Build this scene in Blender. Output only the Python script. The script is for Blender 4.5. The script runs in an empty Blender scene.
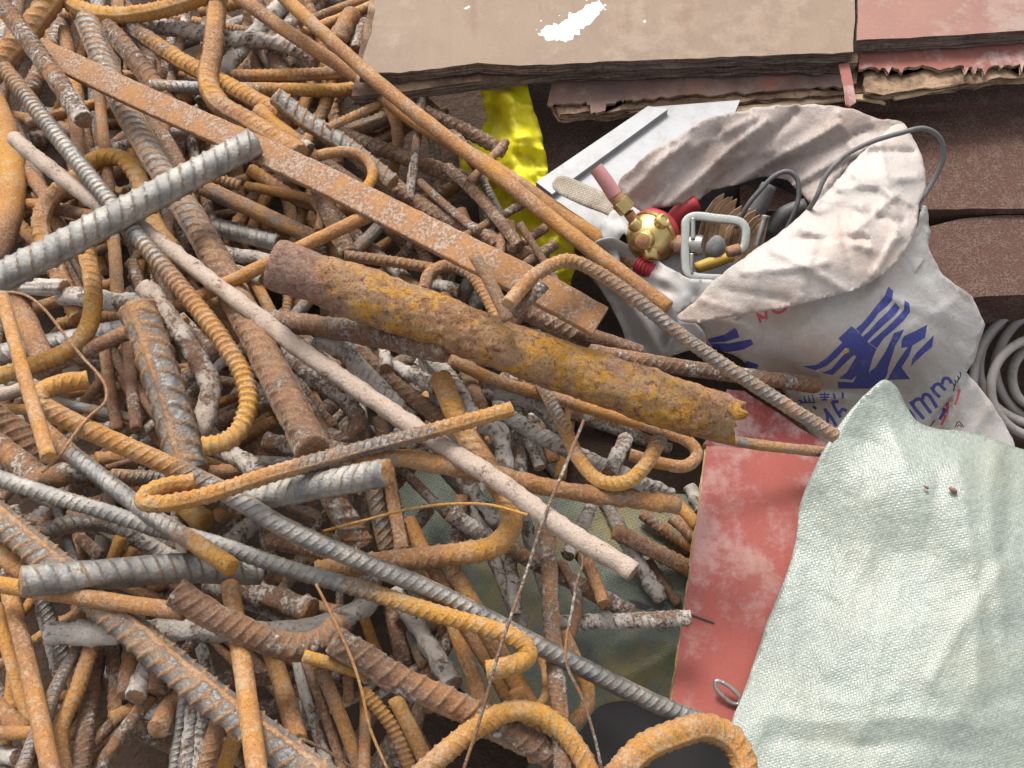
import bpy, math, random
import numpy as np
from mathutils import Vector, geometry as geo
random.seed(7); RNG = np.random.default_rng(7)
SC = bpy.context.scene
COL = SC.collection

# ------------------------------------------------------------------ camera frame
F = 512 / math.tan(math.radians(27.5))
TILT = math.radians(30); DIST = 0.85
CAM = np.array([0, -DIST*math.sin(TILT), DIST*math.cos(TILT)])
FWD = np.array([0, math.sin(TILT), -math.cos(TILT)])
RGT = np.array([1.0, 0, 0]); UPV = np.array([0, math.cos(TILT), math.sin(TILT)])

def rays(x, y):
    x = np.asarray(x, float); y = np.asarray(y, float)
    return FWD + np.multiply.outer((x-512)/F, RGT) + np.multiply.outer((384-y)/F, UPV)
def depth_z(x, y, z=0.0):
    """distance along the view axis to the level plane of height z"""
    return (CAM[2]-z) / (-rays(x, y)[..., 2])
def P(x, y, z=0.0):
    return CAM + rays(x, y) * np.asarray(depth_z(x, y, z))[..., None]
def PL(x, y, lift):
    return CAM + rays(x, y) * (depth_z(x, y, 0.0)-np.asarray(lift))[..., None]
def lift_of(x, y, z):
    return depth_z(x, y, 0.0) - depth_z(x, y, z)

# ------------------------------------------------------------------ numpy noise
def _h(i, j, k):
    n = (i*374761393 + j*668265263 + k*1274126177) & 0x7fffffff
    n = ((n ^ (n >> 13)) * 1274126177) & 0x7fffffff
    return ((n ^ (n >> 16)) & 0xffff) / 65535.0
def vnoise(p):
    p = np.asarray(p, float); i = np.floor(p).astype(np.int64); f = p-i; f = f*f*(3-2*f)
    r = 0
    for a in (0, 1):
        for b in (0, 1):
            for c in (0, 1):
                w = (f[:, 0] if a else 1-f[:, 0])*(f[:, 1] if b else 1-f[:, 1])*(f[:, 2] if c else 1-f[:, 2])
                r = r + w*_h(i[:, 0]+a, i[:, 1]+b, i[:, 2]+c)
    return r*2-1
def fbm(p, o=3):
    s = 0; a = 1
    for k in range(o):
        s = s + a*vnoise(np.asarray(p)*(2**k)+17.3*k); a *= .5
    return s

# ------------------------------------------------------------------ objects
def link(o, parent=None):
    COL.objects.link(o)
    if parent is not None: o.parent = parent
    return o
def tag(o, label=None, cat=None, group=None, kind=None):
    if label: o['label'] = label
    if cat: o['category'] = cat
    if group: o['group'] = group
    if kind: o['kind'] = kind
    return o
def thing(name, label, cat, loc, group=None):
    o = bpy.data.objects.new(name, None); o.empty_display_size = .01
    o.location = loc; link(o); return tag(o, label, cat, group)
def mesh_obj(name, V, faces, mats, parent=None, smooth=True, fmat=None, attrs=None, uv=None, origin=None):
    V = np.asarray(V, float)
    if origin is None:
        origin = np.array(parent.location) if parent is not None and parent.parent is None else V.mean(0)
        if parent is not None and parent.parent is not None: origin = np.array(parent.location)+np.array(parent.parent.location)
    org = np.asarray(origin, float)
    me = bpy.data.meshes.new(name)
    V0 = (V-org)
    if isinstance(faces, np.ndarray):
        nf, k = faces.shape
        loops = faces.ravel(); starts = np.arange(nf)*k
    else:
        loops = np.array([i for f in faces for i in f]); tot = np.array([len(f) for f in faces])
        starts = np.concatenate([[0], np.cumsum(tot)[:-1]]); nf = len(faces)
    me.vertices.add(len(V0)); me.vertices.foreach_set('co', V0.astype(np.float32).ravel())
    me.loops.add(len(loops)); me.loops.foreach_set('vertex_index', loops.astype(np.int32))
    me.polygons.add(nf); me.polygons.foreach_set('loop_start', starts.astype(np.int32))
    if fmat is not None: me.polygons.foreach_set('material_index', np.asarray(fmat, dtype=np.int32))
    me.update(calc_edges=True); me.validate()
    me.polygons.foreach_set('use_smooth', np.full(len(me.polygons), bool(smooth)))
    for nm, (typ, arr) in (attrs or {}).items():
        a = me.attributes.new(nm, typ, 'POINT')
        a.data.foreach_set('color' if typ == 'FLOAT_COLOR' else 'value', np.asarray(arr, np.float32).ravel())
    if uv is not None:
        l = me.uv_layers.new(name='UVMap'); li = np.empty(len(me.loops), np.int32); me.loops.foreach_get('vertex_index', li)
        l.data.foreach_set('uv', np.asarray(uv, np.float32)[li].ravel())
    for m in (mats if isinstance(mats, (list, tuple)) else [mats]): me.materials.append(m)
    o = bpy.data.objects.new(name, me)
    if parent is None: o.location = org
    else:
        pl = np.array(parent.location)
        if parent.parent is not None: pl = pl+np.array(parent.parent.location)
        o.location = org-pl
    return link(o, parent)

# ------------------------------------------------------------------ sweeps
def catmull(pts, step):
    """dense smooth curve through pts (n x d), roughly even step"""
    pts = np.asarray(pts, float)
    if len(pts) == 2:
        n = max(2, int(np.linalg.norm(pts[1]-pts[0])/step)+1)
        return pts[0]+np.linspace(0, 1, n)[:, None]*(pts[1]-pts[0])
    q = np.vstack([2*pts[0]-pts[1], pts, 2*pts[-1]-pts[-2]]); out = []
    for i in range(1, len(q)-2):
        p0, p1, p2, p3 = q[i-1:i+3]
        d = [max(np.linalg.norm(b-a), 1e-9)**.5 for a, b in ((p0, p1), (p1, p2), (p2, p3))]
        m1 = (p1-p0)/d[0]-(p2-p0)/(d[0]+d[1])+(p2-p1)/d[1]
        m2 = (p2-p1)/d[1]-(p3-p1)/(d[1]+d[2])+(p3-p2)/d[2]
        m1 = m1*d[1]; m2 = m2*d[1]
        n = max(3, int(np.linalg.norm(p2-p1)/step*1.3)+1)
        t = np.linspace(0, 1, n, endpoint=False)[:, None]
        out.append((2*t**3-3*t**2+1)*p1+(t**3-2*t**2+t)*m1+(-2*t**3+3*t**2)*p2+(t**3-t**2)*m2)
    out.append(pts[-1:]); c = np.vstack(out)
    s = np.concatenate([[0], np.cumsum(np.linalg.norm(np.diff(c, axis=0), axis=1))])
    n = max(2, int(s[-1]/step)+1); ss = np.linspace(0, s[-1], n)
    return np.stack([np.interp(ss, s, c[:, k]) for k in range(c.shape[1])], 1)
def frames(c, up):
    t = np.gradient(c, axis=0); t /= np.linalg.norm(t, axis=1)[:, None]+1e-12
    n = up-t*(t @ up)[:, None]; bad = np.linalg.norm(n, axis=1) < .25
    # parallel transport seeded from the direction of up
    N = np.empty_like(c); v = n[0] if not bad[0] else np.cross(t[0], RGT); v = v/np.linalg.norm(v)
    for i in range(len(c)):
        v = v-t[i]*(v @ t[i]); v = v/(np.linalg.norm(v)+1e-12)
        if not bad[i]:
            w = n[i]/np.linalg.norm(n[i]); v = v*.8+w*.2; v = v-t[i]*(v @ t[i]); v /= np.linalg.norm(v)+1e-12
        N[i] = v
    return t, N, np.cross(t, N)
def tube_faces(n, m, cap=True):
    i = np.arange(n-1)[:, None]*m; j = np.arange(m)[None, :]; j2 = (j+1) % m
    q = np.stack([i+j, i+j2, i+m+j2, i+m+j], -1).reshape(-1, 4)
    return q
def sweep_arrays(c, R, up, m=16, sec=None, roll=0.0):
    """c: n x 3 centreline; R: n x m radii (or n) ; returns verts, quads + cap tris as quad list"""
    n = len(c); t, N, B = frames(c, up)
    th = np.arange(m)*2*math.pi/m
    if sec is None:
        R = np.asarray(R, float)
        if R.ndim == 1: R = np.repeat(R[:, None], m, 1)
        a = R*np.cos(th+roll); b = R*np.sin(th+roll)
    else:
        a = np.repeat(sec[:, 0][None], n, 0); b = np.repeat(sec[:, 1][None], n, 0)
        if R is not None: a = a*np.asarray(R); b = b*np.asarray(R)
    V = c[:, None]+a[..., None]*N[:, None]+b[..., None]*B[:, None]
    return V, t
def sweep(name, pts, r, mat, parent=None, m=14, up=None, step=None, sec=None, prof=None, jitter=0, caps=True, attrs=None, smooth=True):
    up = -FWD if up is None else up
    pts = np.asarray(pts, float)
    rr = r if np.isscalar(r) else max(r)
    c = catmull(pts, step or rr*.5)
    n = len(c)
    if sec is None:
        if np.isscalar(r): R = np.full(n, float(r))
        else: R = np.interp(np.linspace(0, 1, n), np.linspace(0, 1, len(r)), r)
        if prof is not None:
            s = np.concatenate([[0], np.cumsum(np.linalg.norm(np.diff(c, axis=0), axis=1))]); R = R*prof(s)
        V, t = sweep_arrays(c, R, up, m)
    else:
        m = len(sec); V, t = sweep_arrays(c, None, up, m, sec)
    if jitter: 
        fl = V.reshape(-1, 3); k = fbm(fl/(rr*.9)+RNG.random(3)*50, 3); V = (fl+(fl-np.repeat(c, m, 0))*(k*jitter)[:, None]).reshape(n, m, 3)
    V2 = np.vstack([V.reshape(-1, 3), c[:1], c[-1:]])
    q = tube_faces(n, m).tolist(); a = n*m
    for j in range(m):
        q.append((a, (j+1) % m, j)); q.append((a+1, (n-1)*m+j, (n-1)*m+(j+1) % m))
    return mesh_obj(name, V2, q, mat, parent, smooth)
def merge(parts):
    """parts: list of (V, faces) -> one (V, faces)"""
    V = []; Fc = []; o = 0
    for v, f in parts:
        V.append(np.asarray(v, float)); Fc += [tuple(int(i)+o for i in g) for g in f]; o += len(v)
    return np.vstack(V), Fc
def tube_vf(pts, r, m=12, up=None, step=None, closed_caps=True):
    up = -FWD if up is None else up
    pts = np.asarray(pts, float); rr = r if np.isscalar(r) else max(r)
    c = catmull(pts, step or rr*.5); n = len(c)
    R = np.full(n, float(r)) if np.isscalar(r) else np.interp(np.linspace(0, 1, n), np.linspace(0, 1, len(r)), r)
    V, t = sweep_arrays(c, R, up, m)
    V2 = np.vstack([V.reshape(-1, 3), c[:1], c[-1:]]); q = tube_faces(n, m).tolist(); a = n*m
    for j in range(m):
        q.append((a, (j+1) % m, j)); q.append((a+1, (n-1)*m+j, (n-1)*m+(j+1) % m))
    return V2, q
def lathe_vf(p0, axis, prof, m=28):
    """prof: list of (distance along axis, radius)"""
    p0 = np.asarray(p0, float); ax = np.asarray(axis, float); ax = ax/np.linalg.norm(ax)
    u = np.cross(ax, [0.3, .2, .9]); u /= np.linalg.norm(u); v = np.cross(ax, u)
    th = np.arange(m)*2*math.pi/m; rows = []
    for d, r in prof: rows.append(p0+ax*d+r*(np.cos(th)[:, None]*u+np.sin(th)[:, None]*v))
    n = len(prof); V = np.vstack(rows+[[p0+ax*prof[0][0]], [p0+ax*prof[-1][0]]]); q = tube_faces(n, m).tolist(); a = n*m
    for j in range(m):
        q.append((a, (j+1) % m, j)); q.append((a+1, (n-1)*m+j, (n-1)*m+(j+1) % m))
    return V, q
def box_vf(o, ex, ey, ez):
    o, ex, ey, ez = (np.asarray(k, float) for k in (o, ex, ey, ez))
    V = [o+a*ex+b*ey+c*ez for a in (-1, 1) for b in (-1, 1) for c in (-1, 1)]
    f = [(0, 1, 3, 2), (4, 6, 7, 5), (0, 4, 5, 1), (2, 3, 7, 6), (0, 2, 6, 4), (1, 5, 7, 3)]
    return V, f

# ------------------------------------------------------------------ polygons and patches
def pts(s): return np.array([[float(v) for v in p.split(',')] for p in s.split()])
def inside(poly, xy):
    poly = np.asarray(poly); x, y = xy[:, 0], xy[:, 1]; r = np.zeros(len(xy), bool); n = len(poly)
    for i in range(n):
        x0, y0 = poly[i]; x1, y1 = poly[(i+1) % n]
        if y0 == y1: continue
        c = ((y0 > y) != (y1 > y)) & (x < (x1-x0)*(y-y0)/(y1-y0)+x0); r ^= c
    return r
def resample(poly, step, rough=0.0, seed=0, smooth=False):
    poly = np.asarray(poly, float)
    if smooth:
        q = np.vstack([poly, poly[:1]]); c = catmull(np.vstack([poly[-2:], q, poly[1:3]]), step)
        # keep one turn
        a = np.argmin(np.linalg.norm(c[:len(c)//2]-poly[0], axis=1)); b = len(c)//2+np.argmin(np.linalg.norm(c[len(c)//2:]-poly[0], axis=1))
        out = c[a:b]
    else:
        out = []
        for i in range(len(poly)):
            a, b = poly[i], poly[(i+1) % len(poly)]; n = max(1, int(np.linalg.norm(b-a)/step))
            out.append(a+np.linspace(0, 1, n, endpoint=False)[:, None]*(b-a))
        out = np.vstack(out)
    if rough:
        k = np.c_[out*.09, np.full(len(out), seed*7.7)]
        out = out+rough*np.c_[fbm(k, 3), fbm(k+31, 3)]
    return out
class RBF:
    def __init__(s, c):
        c = np.asarray(c, float); s.p = c[:, :2]/100; n = len(c)
        d = np.linalg.norm(s.p[:, None]-s.p[None], axis=2); K = s.k(d)
        A = np.zeros((n+3, n+3)); A[:n, :n] = K+np.eye(n)*1e-4; A[:n, n] = 1; A[:n, n+1:] = s.p; A[n, :n] = 1; A[n+1:, :n] = s.p.T
        s.w = np.linalg.solve(A, np.r_[c[:, 2], 0, 0, 0]); s.n = n
    def k(s, d): return d*d*np.log(d+1e-9)
    def __call__(s, xy):
        q = np.asarray(xy, float)/100; d = np.linalg.norm(q[:, None]-s.p[None], axis=2)
        return s.k(d) @ s.w[:s.n]+s.w[s.n]+q @ s.w[s.n+1:]
def creases(lines, sharp=False):
    def f(xy):
        z = np.zeros(len(xy))
        for x0, y0, x1, y1, amp, wid in lines:
            a = np.array([x0, y0]); d = np.array([x1-x0, y1-y0], float); L = np.linalg.norm(d); d /= L
            w = fbm(np.c_[xy*.012, np.full(len(xy), x0*.1)], 2)*wid*.7
            t = (xy-a) @ d; e = (xy-a) @ np.array([-d[1], d[0]])+w
            g = np.clip(np.minimum(t, L-t)/(wid*1.5)+.5, 0, 1); g = g*g*(3-2*g)
            z += amp*g*(np.exp(-np.abs(e)/wid*1.25) if sharp else np.exp(-(e/wid)**2))
        return z
    return f
def cdt(outline, inner, decals):
    P2 = [tuple(p) for p in outline]; E = [(i, (i+1) % len(P2)) for i in range(len(P2))]
    for d in decals:
        o = len(P2); P2 += [tuple(p) for p in d]; E += [(o+i, o+(i+1) % len(d)) for i in range(len(d))]
    P2 += [tuple(p) for p in inner]
    v, e, f, _, _, _ = geo.delaunay_2d_cdt([Vector(p) for p in P2], E, [], 0, 1e-4)
    v = np.array([tuple(p) for p in v]); f = np.array([t for t in f if len(t) == 3])
    c = v[f].mean(1); f = f[inside(outline, c)]
    used = np.unique(f); rm = -np.ones(len(v), int); rm[used] = np.arange(len(used))
    return v[used], rm[f]
def hexgrid(outline, sp):
    a = outline.min(0); b = outline.max(0); xs = np.arange(a[0], b[0], sp); ys = np.arange(a[1], b[1], sp*.87)
    X, Y = np.meshgrid(xs, ys); X = X+np.where(np.arange(len(ys)) % 2, sp/2, 0)[:, None]
    g = np.c_[X.ravel(), Y.ravel()]; g = g+RNG.uniform(-.15, .15, g.shape)*sp
    g = g[inside(outline, g)]
    keep = np.ones(len(g), bool)
    for k in range(0, len(outline), 1): keep &= ((g-outline[k])**2).sum(1) > (sp*.45)**2
    return g[keep]
def patch(name, outline, zc, mats, parent=None, sp=5, decals=(), extra=None, thick=.0014, rough=0.0, smooth_edge=True, uvrot=.35, label=None, cat=None, kind=None):
    """cloth or foil surface: outline in picture pixels seen from the camera, its height (cm) interpolated from zc"""
    ol = resample(pts(outline) if isinstance(outline, str) else outline, sp, rough, len(name), smooth_edge)
    g = hexgrid(ol, sp)
    dp = [resample(d, 3.0) for d, _ in decals]
    v, f = cdt(ol, g, dp)
    R = RBF(zc); zf = lambda q: R(q)+(extra(q) if extra else 0)
    z = zf(v)/100; W = P(v[:, 0], v[:, 1], z)
    a, b, c = W[f[:, 0]], W[f[:, 1]], W[f[:, 2]]; flip = (np.cross(b-a, c-a) @ FWD) > 0
    f[flip] = f[flip][:, ::-1]
    cen = v[f].mean(1); fm = np.zeros(len(f), int)
    for (d, mi) in decals: fm[inside(np.asarray(d), cen)] = mi
    q = v*.00086; u = np.c_[q[:, 0]*math.cos(uvrot)-q[:, 1]*math.sin(uvrot), -q[:, 0]*math.sin(uvrot)-q[:, 1]*math.cos(uvrot)]
    k = np.c_[v*.006, np.full(len(v), 3.3)]; u = u+.006*np.c_[fbm(k, 2), fbm(k+9, 2)]
    o = mesh_obj(name, W, f, mats, parent, True, fm, uv=u)
    s = o.modifiers.new('thick', 'SOLIDIFY'); s.thickness = thick; s.offset = -1
    o['_zf'] = 0; del o['_zf']
    if label or kind: tag(o, label, cat, None, kind)
    return o, zf, ol
def slab(name, outline, z, th, mat_top, mat_edge, parent=None, sp=14, decals=(), dm=(), rough=0.0, plies=5, ply=0.0012, warp=None, label=None, cat=None, group=None, uvs=1.0):
    """a board: top face on the level z (m, or a function of pixel xy), ragged layered edges, thickness th"""
    ol = resample(pts(outline) if isinstance(outline, str) else outline, sp*.6, rough, len(name))
    v, f = cdt(ol, hexgrid(ol, sp), [np.asarray(d) for d in decals])
    zz = (z(v) if callable(z) else np.full(len(v), z))
    W = P(v[:, 0], v[:, 1], zz)
    if warp is not None: W[:, 2] += warp(W)
    zo = (z(ol) if callable(z) else np.full(len(ol), z)); E = P(ol[:, 0], ol[:, 1], zo)
    if warp is not None: E[:, 2] += warp(E)
    a, b, c = W[f[:, 0]], W[f[:, 1]], W[f[:, 2]]; fl = np.cross(b-a, c-a)[:, 2] < 0; f[fl] = f[fl][:, ::-1]
    n = len(ol); cen = E.mean(0); nrm = E-np.roll(E, 1, 0); nrm = np.c_[nrm[:, 1], -nrm[:, 0], np.zeros(n)]; nrm /= np.linalg.norm(nrm, axis=1)[:, None]+1e-9
    if ((E-cen)*nrm).sum() < 0: nrm = -nrm
    rows = [E]; m = plies*2
    for k in range(1, m+1):
        off = RNG.uniform(-1, .3)*ply if k < m else -ply*.5
        off = off+ply*.8*fbm(np.c_[E[:, :2]*90, np.full(n, k*3.1)], 2)
        rows.append(E+nrm*np.asarray(off)[:, None]-np.array([0, 0, th*k/m]))
    rows.append(rows[-1].mean(0)[None])
    V = np.vstack([W]+rows); o = len(W); Fc = f.tolist(); fm = [0]*len(f)
    cf = v[f].mean(1)
    for d, mi in zip(decals, dm):
        for i in np.nonzero(inside(np.asarray(d), cf))[0]: fm[i] = mi
    ccw = ((E-cen)[:, 0]*np.roll(E-cen, -1, 0)[:, 1]-(E-cen)[:, 1]*np.roll(E-cen, -1, 0)[:, 0]).sum() > 0
    for k in range(m):
        for i in range(n):
            j = (i+1) % n; q = (o+k*n+i, o+(k+1)*n+i, o+(k+1)*n+j, o+k*n+j); Fc.append(q if ccw else q[::-1]); fm.append(1)
    b0 = o+m*n; ctr = len(V)-1
    for i in range(n):
        j = (i+1) % n; q = (b0+i, ctr, b0+j); Fc.append(q if ccw else q[::-1]); fm.append(1)
    ob = mesh_obj(name, V, Fc, [mat_top, mat_edge]+[k for k in (decal_mats(dm))], parent, False, fm)
    if label: tag(ob, label, cat, group)
    return ob, ol
def decal_mats(dm): return [M['white_paint']] if len(dm) else []
def strokes(polys, w):
    """thick polylines -> list of polygons"""
    out = []
    for pl in polys:
        pl = np.asarray(pl, float); t = np.gradient(pl, axis=0); t /= np.linalg.norm(t, axis=1)[:, None]+1e-9; nn = np.c_[-t[:, 1], t[:, 0]]*w/2
        out.append(np.vstack([pl+nn, (pl-nn)[::-1]]))
    return out
# ------------------------------------------------------------------ materials
M = {}
class NT:
    def __init__(s, name):
        s.m = bpy.data.materials.new(name); s.m.use_nodes = True; s.t = s.m.node_tree; s.t.nodes.clear()
        s.out = s.t.nodes.new('ShaderNodeOutputMaterial'); s.b = s.t.nodes.new('ShaderNodeBsdfPrincipled'); s.t.links.new(s.b.outputs[0], s.out.inputs[0]); M[name] = s.m
    def n(s, typ, **k):
        n = s.t.nodes.new('ShaderNode'+typ)
        for a, v in k.items(): setattr(n, a, v)
        return n
    def set(s, sock, v):
        if hasattr(v, 'is_output') or isinstance(v, bpy.types.NodeSocket): s.t.links.new(v, sock)
        elif isinstance(v, (tuple, list)) and len(v) == 3 and sock.type == 'RGBA': sock.default_value = (*v, 1)
        else: sock.default_value = v
    def math(s, op, a, b=0.0, c=None, clamp=False):
        n = s.n('Math', operation=op, use_clamp=clamp); s.set(n.inputs[0], a); s.set(n.inputs[1], b)
        if c is not None: s.set(n.inputs[2], c)
        return n.outputs[0]
    def ss(s, x, lo, hi, a=0.0, b=1.0):
        n = s.n('MapRange', interpolation_type='SMOOTHSTEP'); s.set(n.inputs[0], x); s.set(n.inputs[1], lo); s.set(n.inputs[2], hi); s.set(n.inputs[3], a); s.set(n.inputs[4], b); return n.outputs[0]
    def mix(s, f, a, b, mode='MIX'):
        n = s.n('Mix', data_type='RGBA', blend_type=mode); s.set(n.inputs[0], f); s.set(n.inputs[6], a); s.set(n.inputs[7], b); return n.outputs[2]
    def fmix(s, f, a, b):
        n = s.n('Mix', data_type='FLOAT'); s.set(n.inputs[0], f); s.set(n.inputs[2], a); s.set(n.inputs[3], b); return n.outputs[0]
    def noise(s, vec, scale, detail=4, rough=.6, dist=0.0):
        n = s.n('TexNoise'); s.set(n.inputs['Vector'], vec); n.inputs['Scale'].default_value = scale; n.inputs['Detail'].default_value = detail; n.inputs['Roughness'].default_value = rough; n.inputs['Distortion'].default_value = dist; return n.outputs['Fac']
    def voro(s, vec, scale, feat='F1', out='Distance'):
        n = s.n('TexVoronoi', feature=feat); s.set(n.inputs['Vector'], vec); n.inputs['Scale'].default_value = scale; return n.outputs[out]
    def objco(s, rnd=True, scale=(1, 1, 1)):
        c = s.n('TexCoord').outputs['Object']
        mp = s.n('Mapping'); s.set(mp.inputs[0], c); mp.inputs[3].default_value = scale
        if rnd:
            r = s.n('ObjectInfo').outputs['Random']; k = s.n('CombineXYZ')
            s.set(k.inputs[0], s.math('MULTIPLY', r, 31.0)); s.set(k.inputs[1], s.math('MULTIPLY', r, 17.0)); s.set(k.inputs[2], s.math('MULTIPLY', r, 53.0))
            s.set(mp.inputs[1], k.outputs[0])
        return mp.outputs[0]
    def bump(s, h, strength=.4, dist=.001, nrm=None):
        n = s.n('Bump'); n.inputs['Strength'].default_value = strength; n.inputs['Distance'].default_value = dist; s.set(n.inputs['Height'], h)
        if nrm is not None: s.set(n.inputs['Normal'], nrm)
        return n.outputs[0]
    def fin(s, col, rough=.8, metal=0.0, nrm=None, spec=.4, **k):
        s.set(s.b.inputs['Base Color'], col); s.set(s.b.inputs['Roughness'], rough); s.set(s.b.inputs['Metallic'], metal); s.set(s.b.inputs['Specular IOR Level'], spec)
        if nrm is not None: s.set(s.b.inputs['Normal'], nrm)
        return s.m

def scrap_steel():
    t = NT('scrap_steel')
    a = t.n('Attribute', attribute_name='fin'); sep = t.n('SeparateColor'); t.set(sep.inputs[0], a.outputs['Color'])
    rust, ochre, crust, pink = sep.outputs[0], sep.outputs[1], sep.outputs[2], a.outputs['Alpha']
    rib = t.n('Attribute', attribute_name='rib').outputs['Fac']
    v = t.objco()
    n1 = t.noise(v, 55, 5, .62); n2 = t.noise(v, 330, 6, .75); n3 = t.noise(v, 620, 4, .75); nb = t.noise(v, 16, 3, .5)
    # rust cover on the steel
    k = t.math('ADD', t.math('MULTIPLY', t.math('SUBTRACT', n1, .5), 1.7), t.math('MULTIPLY', t.math('SUBTRACT', n2, .5), 1.9))
    k = t.math('ADD', k, t.math('MULTIPLY', rib, .62)); k = t.math('ADD', k, t.math('MULTIPLY', t.math('SUBTRACT', rust, .5), 2.0))
    rm = t.ss(k, -.12, .28)
    # rust colour
    hue = t.math('ADD', ochre, t.math('MULTIPLY', t.math('SUBTRACT', t.math('ADD', t.math('MULTIPLY', nb, .5), t.math('MULTIPLY', n2, .6)), .55), 2.6), clamp=True)
    r = t.n('ValToRGB'); t.set(r.inputs[0], hue); e = r.color_ramp.elements
    e[0].position = 0; e[0].color = (.15, .080, .050, 1); e[1].position = 1; e[1].color = (.54, .275, .038, 1)
    for p, c in ((.28, (.27, .135, .070, 1)), (.52, (.40, .188, .066, 1)), (.75, (.49, .225, .046, 1))):
        x = e.new(p); x.color = c
    rc = t.mix(t.ss(t.math('ADD', t.math('MULTIPLY', n3, .6), t.math('MULTIPLY', n2, .5)), .555, .64, 0, .9), r.outputs[0], t.mix(.75, r.outputs[0], (.06, .03, .022)))
    dust = t.ss(t.math('ADD', n2, t.math('MULTIPLY', n1, .5)), .73, .89, 0, .68)
    rc = t.mix(dust, rc, (.46, .36, .255)); rc = t.mix(t.math('MULTIPLY', rib, .28), rc, (.42, .28, .17))
    # steel colour
    sc = t.mix(t.ss(n1, .3, .7), (.205, .21, .215), (.44, .42, .38)); sc = t.mix(t.ss(n2, .47, .62, 0, .7), sc, (.36, .28, .20)); sc = t.mix(t.ss(n3, .55, .7, 0, .6), sc, (.08, .085, .10))
    col = t.mix(rm, sc, rc)
    # cement / dust crust
    kc = t.math('ADD', t.math('MULTIPLY', t.math('SUBTRACT', n2, .5), 2.6), t.math('MULTIPLY', t.math('SUBTRACT', n1, .5), 2.2)); kc = t.math('ADD', kc, t.math('MULTIPLY', t.math('SUBTRACT', crust, .5), 1.7))
    kc = t.math('SUBTRACT', kc, t.math('MULTIPLY', rib, .25))
    cm = t.math('MULTIPLY', t.ss(kc, -.05, .4), .9)
    cc = t.mix(pink, t.mix(n1, (.36, .335, .30), (.64, .60, .54)), t.mix(n1, (.42, .325, .26), (.56, .46, .38)))
    cc = t.mix(t.ss(n3, .54, .7, 0, .7), cc, (.24, .14, .095))
    col = t.mix(cm, col, cc)
    vs = t.voro(v, 420); spots = t.math('MULTIPLY', t.ss(vs, .2, .1), pink); col = t.mix(t.math('MULTIPLY', spots, .7), col, (.16, .06, .03))
    rough = t.fmix(cm, t.fmix(rm, t.math('ADD', .26, t.math('MULTIPLY', n2, .3)), .82), .92)
    metal = t.math('MULTIPLY', t.math('SUBTRACT', 1.0, rm), t.math('MULTIPLY', t.math('SUBTRACT', 1.0, cm), .78))
    h = t.math('ADD', t.math('MULTIPLY', n2, t.fmix(rm, .35, 1.0)), t.math('MULTIPLY', n3, .45)); h = t.math('ADD', h, t.math('MULTIPLY', cm, .8))
    t.fin(col, rough, metal, t.bump(h, .9, .0022), .4)

def rust_flat(name, base, dark, pale, palef=.5, scale=1.0, bs=.6):
    t = NT(name); v = t.objco(False); n1 = t.noise(v, 30*scale, 5, .65); n2 = t.noise(v, 220*scale, 5, .7); n3 = t.noise(v, 800, 2)
    c = t.mix(t.ss(n1, .35, .65), base, dark); c = t.mix(t.ss(t.math('ADD', n2, t.math('MULTIPLY', n1, .6)), .80-.2*palef, 1.05-.2*palef, 0, .75), c, pale); c = t.mix(t.ss(n3, .6, .75, 0, .6), c, tuple(x*.45 for x in dark))
    return t.fin(c, .85, 0, t.bump(t.math('ADD', n2, t.math('MULTIPLY', n3, .5)), bs, .0012), .3)
def pipe_mat():
    t = NT('corroded_pipe'); v = t.objco(False); n1 = t.noise(v, 24, 5, .65); n2 = t.noise(v, 190, 8, .78, .6); n3 = t.noise(v, 520, 5, .75); n4 = t.noise(v, 38, 6, .7, .8)
    c = t.mix(t.ss(n1, .36, .64), (.42, .215, .11), (.56, .345, .18)); c = t.mix(t.ss(t.math('ADD', t.math('MULTIPLY', n4, .7), t.math('MULTIPLY', n2, .5)), .585, .66, 0, .9), c, (.74, .35, .035))
    c = t.mix(t.ss(n2, .53, .60, 0, .7), c, (.56, .43, .30)); c = t.mix(t.ss(n2, .46, .38, 0, .85), c, (.15, .075, .045))
    sx = t.n('SeparateXYZ'); t.set(sx.inputs[0], v); z1 = t.math('ADD', t.noise(v, 17, 4, .6), t.ss(sx.outputs[0], -.08, -.17, -.05, .30))
    c = t.mix(t.ss(t.math('ADD', z1, t.math('MULTIPLY', t.math('SUBTRACT', n2, .5), .7)), .565, .65, 0, .8), c, t.mix(t.ss(n2, .42, .58), (.26, .145, .125), (.42, .28, .24)))
    c = t.mix(t.ss(sx.outputs[0], -.192, -.205, 0, .6), c, (.40, .25, .05))
    c = t.mix(t.ss(n3, .55, .63, 0, .65), c, (.12, .06, .038)); c = t.mix(t.ss(n3, .44, .37, 0, .45), c, (.60, .47, .31))
    t.fin(c, .93, 0, t.bump(t.math('ADD', n2, t.math('MULTIPLY', n3, .7)), 1.0, .0055), .2)
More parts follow.
